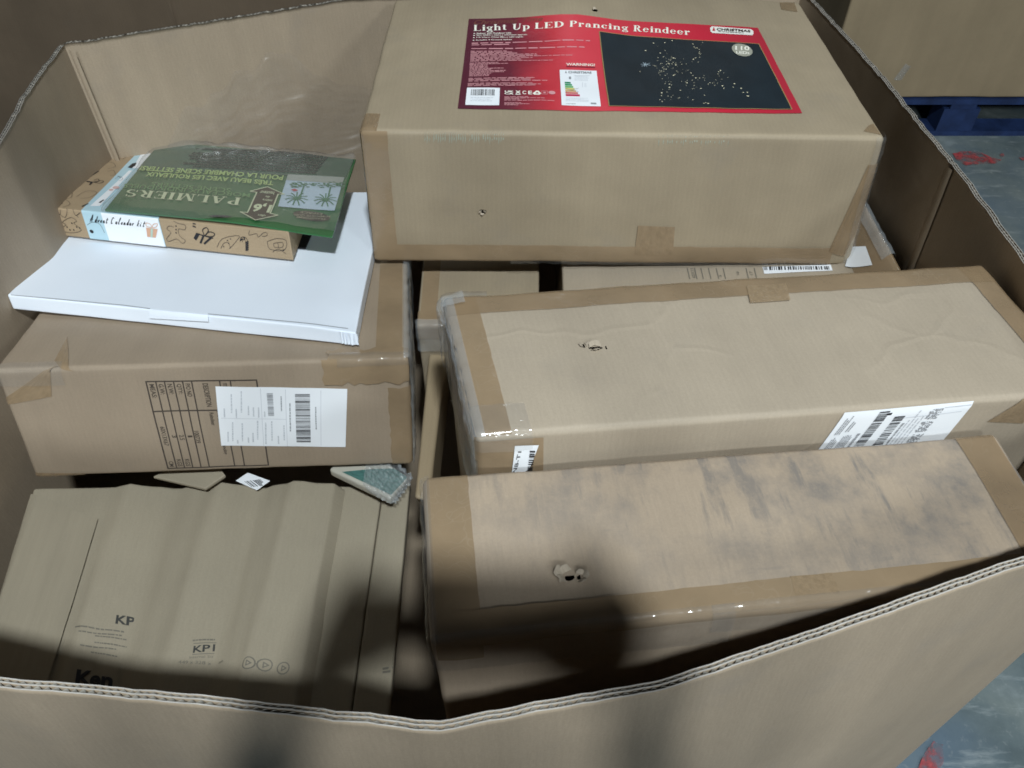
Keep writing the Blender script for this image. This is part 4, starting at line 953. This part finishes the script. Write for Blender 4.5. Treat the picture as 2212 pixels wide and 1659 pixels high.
pr = Print(adv, 'top', .0016); pr.poly([ZW(665, 225), ZW(690, 205), ZW(712, 200), ZW(705, 215), ZW(685, 228)]); pr.line([ZW(615, 270), ZW(630, 280)], .001); pr.line([ZW(540, 395), ZW(520, 408)], .003); dt([(600, 285), (625, 270), (640, 285), (620, 295)], .0005); pr.build('band_doodle', 'ink', band)
pr = Print(adv, 'top', .0016); pr.disc(ZW(580, 342), .004); pr.disc(ZW(605, 330), .006); pr.build('band_blush', plain('pink_print', (.62, .42, .40)), band)

# the green packet
hP = hA+.005
t = plane_pts(hP, ZW(545, 442), ZW(1727, 560), ZW(1852, 178), ZW(838, 88))
def sag(c, p): return Vector((0, 0, .0015*math.sin(p.x/c.W*3.0+.3)-.006*ss(.55, 1, p.x/c.W)*ss(.3, 1, 1-p.y/c.D)))
pk = Carton('packet', 'flat green party decoration packet in clear plastic, print upside down', 'packet', t, drop(t, NRM*-.0028), r=.0009, amp=.0007, seed=11, mat=plain('green_card', (.036, .135, .048), .22, .5, .10, 9), custom=sag, step=.008)
DKG = plain('dark_green_card', (.026, .098, .060), .25, .5, .12, 9); YEL = plain('yellow_green_ink', (.42, .56, .20), .45); PALE = plain('pale_cream_ink', (.66, .70, .46), .45); OLV = plain('olive_ink', (.15, .30, .11), .45)
dkp = pk.quad('dark_panel', DKG, 'top', [ZW(706, 238), ZW(1797, 280), ZW(1846, 182), ZW(832, 92)], .0012, n=(30, 10))
pr = Print(pk, 'top', .0022)
pr.tiny = .35; pr.dashes(ZW(1640, 262), ZW(920, 225), ZW(1720, 150), 8, 3, .66, [.95, .88, 1, 1.0, .97, .9, .98, .9]); pr.dashes(ZW(1690, 150), ZW(940, 140), ZW(1700, 110), 2, 5, .6); pr.build('small_print', plain('black_green_ink', (.006, .014, .010)), dkp)
pr = Print(pk, 'top', .0022); pr.serif('PALMIERS', ZW(1257, 386), ZW(668, 341), ZW(1246, 424)); pr.build('heading', PALE)
pr = Print(pk, 'top', .0022); pr.text('TR\u00c8S BEAU AVEC LES ROULEAUX', ZW(1426, 298), ZW(768, 250), ZW(1420, 326), .03); pr.text('POUR LA CHAMBRE SCENE SETTERS!', ZW(1478, 269), ZW(738, 219), ZW(1472, 294), .03); pr.build('slogan', YEL)
pr = Print(pk, 'top', .0022); pr.text('MORCEAUX INDIVIDUELS', ZW(1305, 363), ZW(652, 311), ZW(1300, 384), .01); pr.text('SCENE SETTERS', ZW(1206, 337), ZW(795, 303), ZW(1201, 358), .01); pr.build('subheading', OLV)
ps = pk.quad('palm_picture', plain('sky_print', (.50, .62, .72), .35), 'top', [ZW(1448, 428), ZW(1742, 450), ZW(1790, 285), ZW(1498, 266)], .0014, n=(12, 8))
gs = pk.quad('grey_strip', plain('grey_print', (.38, .41, .37), .4), 'top', [ZW(1492, 292), ZW(1782, 312), ZW(1794, 278), ZW(1500, 262)], .0019, n=(12, 3)); gs.parent = ps
pr = Print(pk, 'top', .0026); q = random.Random(8)
for cx_, cy_ in ((1545, 395), (1695, 402)):
    for k in range(11):
        th = math.pi*2*k/11+.2; ex, ey = cx_+58*math.cos(th), cy_+34*math.sin(th)-4; pr.line(smooth_pts([ZW(cx_, cy_), ZW((cx_+ex)/2, (cy_+ey)/2-7), ZW(ex, ey)], 3), .0022)
for cx_ in (1580, 1725):
    for k in range(46): 
        a = q.uniform(-66, 66); pr.disc(ZW(cx_+a, 312+abs(a)*.10+q.uniform(-10, 16)), .0028, .0018, 6)
pr.line([ZW(1583, 325), ZW(1562, 385)], .0026); pr.line([ZW(1722, 330), ZW(1708, 385)], .0026)
pr.build('palm_print', plain('palm_green_ink', (.07, .20, .11)), ps)
pr = Print(pk, 'top', .0029); pr.poly([ZW(1515, 345), ZW(1535, 340), ZW(1553, 348), ZW(1535, 354)]); pr.build('flower_print', plain('red_print', (.5, .08, .09)), ps)
arrow = [(1394, 329), (1480, 368), (1449, 368), (1408, 468), (1448, 477), (1331, 503), (1253, 460), (1290, 464), (1338, 358), (1304, 352)]
pr = Print(pk, 'top', .0022)
for tri in ((0, 1, 9), (3, 4, 5), (3, 5, 6), (3, 6, 7)): pr.poly([ZW(*arrow[i]) for i in tri])
pr.poly([ZW(*arrow[i]) for i in (2, 3, 7, 8)]); pr.build('arrow_print', plain('brown_ink', (.050, .030, .014)))
pr = Print(pk, 'top', .0026); pr.line([ZW(*p) for p in arrow], .0022, closed=True); pr.text('1,6', ZW(1424, 418), ZW(1332, 410), ZW(1402, 466), .04); pr.text('m\u00e8tre', ZW(1420, 396), ZW(1370, 391), ZW(1416, 408), .01); pr.text('de', ZW(1408, 378), ZW(1385, 376), ZW(1405, 388), .01); pr.text('hauteur', ZW(1430, 355), ZW(1355, 349), ZW(1427, 372), .01); pr.text('offert', ZW(1385, 476), ZW(1345, 472), ZW(1382, 486), .01); pr.build('arrow_text', PALE)
pr = Print(pk, 'top', .0022); pr.disc(ZW(1622, 480), .030, .016, 22); ov = pr.build('oval_print', plain('oval_brown', (.055, .042, .026)))
pr = Print(pk, 'top', .0028)
for i, (a, b_) in enumerate(((1700, 1545), (1720, 1530), (1680, 1565))): pr.text(('TRANSFORME', 'N\u2019IMPORTE QUEL', 'ESPACE')[i], ZW(a, 493-i*13), ZW(b_, 483-i*13), ZW(a-3, 503-i*13), .01)
pr.build('oval_text', plain('tan_ink', (.36, .33, .22)), ov)
pr = Print(pk, 'top', .0024); pr.poly([ZW(1085, 480), ZW(1120, 476), ZW(1180, 478), ZW(1212, 483), ZW(1170, 489), ZW(1110, 487)]); pr.build('hang_slot', 'ink')
def bagwave(a, b_): return .0032+.0050*abs(noise.noise(Vector((a*7, b_*5, 3))))+.010*ss(.72, 1, b_)*abs(noise.noise(Vector((a*9, b_*7, 9))))
bag = pk.quad('plastic_sleeve', film_mat('sleeve_film', .075, gloss=1.5, bump=.5, dist=.004, scale=18), 'top', [ZW(528, 446), ZW(1734, 566), ZW(1862, 150), ZW(800, 72)], .002, n=(60, 40), curl=bagwave)

# ------------------------------------------------------------------ grey mailers low on the left
ZK_ = -.930
t = level((-123, 1700), (606, 1700), (722, 1042), (72, 1054), ZK_)
def creases(c, p):
    x = p.x/c.W; s_ = 0
    for cx_, a in ((.30, .009), (.44, -.008), (.60, .009), (.72, -.010), (.86, .010)): s_ += a*math.exp(-((x-cx_-.06*(p.y/c.D-.5))/.035)**2)
    return Vector((0, 0, s_*p.z/c.H))
kp = Carton('mailer', 'grey-brown folded card mailer printed with bold letters, lying in the near left corner', 'mailer', t, [t[0]+Vector((0, 0, -.03)), t[1]+Vector((.022, 0, -.03)), t[2]+Vector((.022, 0, -.03)), t[3]+Vector((0, 0, -.03))], r=.004, amp=.002, seed=12, mat='card_grey', custom=creases)
kp.quad('flap', 'card_grey', 'top', [(-112, 1650), (100, 1500), ZK(488, 285), (66, 1060)], .0025, n=(16, 20), curl=lambda a, b_: .0022*a*a*(1-.3*b_))
kp.quad('flap', 'card_grey', 'top', [ZP(40, 900), ZP(520, 900), ZP(575, 515), ZP(100, 470)], .0022, n=(8, 8))
pr = Print(kp, 'top', .0008); pr.text('KP', ZP(528, 192), ZP(680, 212), ZP(538, 122), .03); pr.text('KP1', ZP(1152, 428), ZP(1328, 414), ZP(1160, 372), .02); pr.build('lettering', plain('dark_grey_ink', (.045, .045, .042), .6))
pr = Print(kp, 'top', .0008)
for a, b_, y0, y1 in ((205, 670, 218, 270), (232, 660, 252, 298), (365, 645, 288, 325), (360, 625, 340, 380), (245, 620, 362, 410), (332, 605, 420, 468)): pr.dashes(ZP(a, y0+7), ZP(b_, y1+7), ZP(a, y0-6), 1, a, .8)
pr.dashes(ZP(1150, 335), ZP(1372, 326), ZP(1152, 320), 1, 3, .8); pr.line([ZP(1160, 352), ZP(1345, 346)], .0009); pr.line([ZP(1150, 440), ZP(1335, 432)], .0009); pr.text('Internal Size', ZP(1125, 474), ZP(1335, 464), ZP(1127, 455), 0); pr.text('449 x 328 x 80mm', ZP(1035, 512), ZP(1392, 500), ZP(1037, 486), 0)
for x, y in ((1592, 505), (1735, 525), (1880, 550)):
    u, v = kp.uv('top', *ZP(x, y)); pr.line([(u+.0072*math.cos(k*.45), v+.0072*math.sin(k*.45)) for k in range(15)], .0014, True); pr.line([(u+.0034*math.cos(k*2.1), v+.0034*math.sin(k*2.1)) for k in range(4)], .0014, True)
pr.build('small_print', 'ink_faded')
pr = Print(kp, 'top', .0038); pr.text('Ken', ZP(215, 690), ZP(512, 720), ZP(232, 565), .04); pr.build('lettering', 'ink')
kt = level((612, 1700), (735, 1700), (826, 1050), (730, 1050), -.948)
k2 = Carton('mailer', 'narrow strip of a second grey-brown mailer under the lettered one', 'mailer', kt, drop(kt, (0, 0, -.02)), r=.003, amp=.0012, seed=13, mat='card_grey')
kt = level((738, 1700), (826, 1700), (886, 1040), (828, 1050), -.944)
k3 = Carton('mailer', 'outermost grey-brown mailer bearing two short printed bars, beside the dark gap', 'mailer', kt, drop(kt, (0, 0, -.02)), r=.003, amp=.0012, seed=14, mat='card_grey')
pr = Print(k3, 'top', .0008); pr.line([ZK(1885, 1015), ZK(1930, 1008)], .0028); pr.line([ZK(1885, 1032), ZK(1915, 1028)], .0028); pr.build('print_bars', 'ink_faded')
# things caught under the left carton
et = level(ZU(590, 285), ZU(740, 185), (450, 975), ZU(200, 195), -.906)
ev = Carton('card_envelope', 'opened grey card envelope whose corner pokes out beneath the stamped carton', 'envelope', et, drop(et, (0, 0, -.006)), r=.002, amp=.0008, seed=15, mat='card_grey', step=.01)
et = level(ZU(972, 296), ZU(1070, 226), ZU(905, 165), ZU(815, 226), -.9245)
sl = Carton('barcode_slip', 'small white slip with a barcode poking out beneath the stamped carton', 'slip', et, drop(et, (0, 0, -.001)), r=.0004, amp=.0002, seed=16, mat='label', step=.02)
pr = Print(sl, 'top', .0005); pr.bars(ZU(880, 232), ZU(1010, 215), ZU(935, 275), 9, 3); pr.build('barcode', 'ink')
bt = level(ZU(1955, 360), ZU(2085, 200), (780, 955), ZU(1500, 140), -.898)
fr_ = Carton('wrapped_frame', 'thin cream panel in bubble wrap jutting out beneath the stamped carton', 'parcel', bt, drop(bt, (0, 0, -.016)), r=.004, amp=.001, seed=17, mat=plain('cream_panel', (.42, .40, .34), .6, .3, .08, 20), step=.01)
tl = fr_.quad('teal_liner', plain('teal_liner', (.06, .15, .135), .4, .4, .3, 30), 'top', [ZU(1960, 335), ZU(2075, 205), ZU(1980, 140), ZU(1600, 165)], .0012)
def bub(a, b_): return .003+.005*abs(math.sin(a*30)*math.sin(b_*26))+.004*noise.noise(Vector((a*9, b_*9, 2)))
fr_.quad('bubble_wrap', 'wrap', 'top', [ZU(1960, 372), ZU(2095, 225), (790, 965), ZU(1500, 165)], .0025, n=(60, 50), curl=bub)
# creased clear film against the far wall
m_ = MB(); nx, nz_ = 80, 48
for i in range(nx+1):
    for j in range(nz_+1):
        a, b_ = i/nx, j/nz_; topz = .17+.09*noise.noise(Vector((a*3.1, 2, 0)))+.03*noise.noise(Vector((a*13, 2, 0)))
        z = -.82+topz*b_*(1-.6*(2*a-1)**4); x = -.62+.40*a+.02*noise.noise(Vector((b_*4, a*3, 5)))
        yb = 1.255+(x+.71)*.40 - .016 - .03*(1-b_)**2
        fold = abs(noise.noise(Vector((a*3.2+b_*2.2, b_*9-a*3, 4))))
        y = yb-.006*fold-.002*abs(noise.noise(Vector((a*10-b_*5, b_*22, 6))))
        m_.add((x, y, z+CAMZ), (a*.5, b_*.3))
for i in range(nx):
    for j in range(nz_): k = i*(nz_+1)+j; m_.f.append([k, k+nz_+1, k+nz_+2, k+1])
o = m_.build('plastic_film', film_mat('creased_film', .012, rough=.28, gloss=.8, bump=.15, dist=.002, scale=10)); tag(o, 'creased clear plastic film slumped against the far wall behind the green packet', 'plastic film')
# ------------------------------------------------------------------ the person taking the picture (only the shadow is in view)
FW = Vector((0, CP, -SP)); UP = Vector((0, SP, CP)); XX = Vector((1, 0, 0)); C0 = Vector((0, 0, CAMZ))
PU = .029                                                    # the lens sits in the lower half of the phone's back
def loc(x, u, f): return C0+XX*x+UP*(u+PU)+FW*f
ph = empty('phone', loc(.045, -.012, -.012)); tag(ph, 'black phone held out in both hands over the near rim', 'phone')
def slab(nm, x0, x1, u0, u1, f0, f1, mat):
    m_ = MB(); m_.box(x0, x1, u0, u1, f0, f1)
    for i, p in enumerate(m_.v): m_.v[i] = loc(p.x, p.y, p.z)
    o = m_.build(nm, mat, ph, False, base=Vector(ph.location)); md = o.modifiers.new('bevel', 'BEVEL'); md.width = .0025; md.segments = 3; return o
slab('phone_body', -.035, .125, -.050, .026, -.014, -.006, plain('black_glass', (.015, .015, .018), .2))
slab('phone_screen', -.030, .120, -.046, .022, -.0150, -.0141, plain('screen_glass', (.02, .02, .025), .1))
slab('lens_island', -.012, .030, -.014-PU, .016-PU, -.0059, -.0045, plain('lens_island', (.03, .03, .032), .3))
me = bpy.data.meshes.new('body'); V, E, RD = [], [], []
def jv(p, r, par=None):
    V.append(tuple(p)); RD.append(r)
    if par is not None: E.append((par, len(V)-1))
    return len(V)-1
px_ = .045
pel = jv((px_, -.50, .97), (.15, .11)); sp = jv((px_, -.50, 1.15), (.14, .10), pel); ch = jv((px_, -.48, 1.34), (.165, .11), sp)
nk0 = jv((px_, -.46, 1.47), (.075, .07), ch); nk = jv((px_, -.44, 1.53), (.055, .055), nk0); h0_ = jv((px_, -.41, 1.585), (.062, .075), nk); h1_ = jv((px_, -.41, 1.66), (.076, .095), h0_); h2_ = jv((px_, -.425, 1.74), (.062, .075), h1_)
jv((px_, -.310, 1.645), (.012, .016), h1_)
for s in (-1, 1):
    hp = jv((px_+s*.10, -.50, .90), (.095, .10), pel); kn = jv((px_+s*.11, -.48, .50), (.062, .065), hp); an = jv((px_+s*.12, -.53, .10), (.042, .045), kn); he = jv((px_+s*.12, -.51, .045), (.042, .042), an); jv((px_+s*.14, -.36, .035), (.045, .033), he)
    xe = -.035 if s < 0 else .125
    sh = jv((px_+s*.19, -.47, 1.42), (.07, .07), ch); el = jv((px_+s*.27, -.30, 1.20), (.05, .05), sh); fa = jv((px_+s*.20, -.17, 1.38), (.042, .042), el)
    wr = jv(loc(xe+s*.040, -.085, -.075), (.027, .024), fa); pm = jv(loc(xe+s*.026, -.045, -.030), (.030, .018), wr); kb = jv(loc(xe+s*.024, -.015, -.014), (.030, .012), pm)
    for k, (uo, ln) in enumerate(((.030, 1.0), (.012, 1.05), (-.006, .98), (-.024, .85))):
        a = jv(loc(xe+s*.018, uo-.006, -.008+.003*k), (.0095, .0095), kb); b_ = jv(loc(xe+s*.010, uo+.004, .006), (.0085, .0085), a); jv(loc(xe-s*.008*ln, uo+.003, .007), (.0075, .0075), b_)
    t1 = jv(loc(xe+s*.012, -.052, -.028), (.012, .012), pm); t2 = jv(loc(xe-s*.010, -.050, -.026), (.010, .010), t1); jv(loc(xe-s*.030, -.040, -.022), (.0085, .0085), t2)
me.from_pydata(V, E, [])
bo = bpy.data.objects.new('body', me); COL.objects.link(bo)
bo.modifiers.new('skin', 'SKIN'); sv = me.skin_vertices[0].data
for i, r in enumerate(RD): sv[i].radius = r
sv[0].use_root = True
sd = bo.modifiers.new('sub', 'SUBSURF'); sd.levels = 2; sd.render_levels = 2
dg = bpy.context.evaluated_depsgraph_get(); nm_ = bpy.data.meshes.new_from_object(bo.evaluated_get(dg)); bo.modifiers.clear(); bo.data = nm_
SKIN = plain('skin', (.42, .26, .19), .5, .4, .05, 20)
for m_ in (plain('navy_jacket', (.022, .028, .045), .85, .2, .1, 40), SKIN, plain('grey_trousers', (.05, .05, .055), .85, .2, .1, 40), plain('black_boot', (.015, .014, .013), .6)): nm_.materials.append(m_)
hand_c = [loc(-.06, -.03, -.02), loc(.15, -.03, -.02)]
for p in nm_.polygons:
    c = p.center; k = 0
    if c.z > 1.50 and (c-Vector((px_, -.42, 1.65))).length < .2: k = 1
    elif min((c-h).length for h in hand_c) < .075: k = 1
    elif c.z < .12: k = 3
    elif c.z < .98 and abs(c.x-px_) < .24: k = 2
    p.material_index = k; p.use_smooth = True
pe = empty('person', (px_, -.50, 0)); tag(pe, 'person in a navy jacket holding a phone out over the near rim', 'person')
bo.parent = pe; bo.matrix_parent_inverse = Matrix.Translation((-px_, .50, 0))
m_ = MB(); n1, n2 = 20, 12                                    # short dark hair as a cap over the crown
for i in range(n1):
    for j in range(n2+1):
        th = 2*math.pi*i/n1; phv = math.pi*.56*j/n2; lift = .008*noise.noise(Vector((i*.9, j*.9, 0)))
        front_cut = .78 if math.sin(th) > .2 else 1.0
        m_.add((px_+(.083+lift)*math.sin(phv*front_cut)*math.cos(th), -.418+(.102+lift)*math.sin(phv*front_cut)*math.sin(th), 1.668+(.108+lift)*math.cos(phv*front_cut)), (i*.02, j*.02))
for i in range(n1):
    for j in range(n2): a, b_ = i*(n2+1)+j, ((i+1) % n1)*(n2+1)+j; m_.f.append([a, b_, b_+1, a+1])
m_.build('hair', plain('dark_hair', (.02, .015, .012), .7), pe, base=Vector((px_, -.5, 0)))
for s in (-1, 1):
    m_ = MB()
    for i in range(8):
        for j in range(5): th, p2 = 2*math.pi*i/8, math.pi*j/4; m_.add((px_+s*.030+.011*math.sin(p2)*math.cos(th), -.327+.011*math.sin(p2)*math.sin(th), 1.665+.009*math.cos(p2)))
    for i in range(8):
        for j in range(4): a, b_ = i*5+j, ((i+1) % 8)*5+j; m_.f.append([a, b_, b_+1, a+1])
    m_.build('eye', plain('eye', (.12, .09, .07), .2), pe, base=Vector((px_, -.5, 0)))
    m_ = MB(); m_.box(px_+s*.078-.006, px_+s*.078+.008, -.44, -.41, 1.63, 1.69); o = m_.build('ear', SKIN, pe, True, base=Vector((px_, -.5, 0))); md = o.modifiers.new('b', 'BEVEL'); md.width = .006; md.segments = 3
m_ = MB(); m_.box(px_-.024, px_+.024, -.336, -.330, 1.603, 1.612); o = m_.build('mouth', plain('lips', (.30, .13, .11), .5), pe, base=Vector((px_, -.5, 0))); md = o.modifiers.new('b', 'BEVEL'); md.width = .0028; md.segments = 3
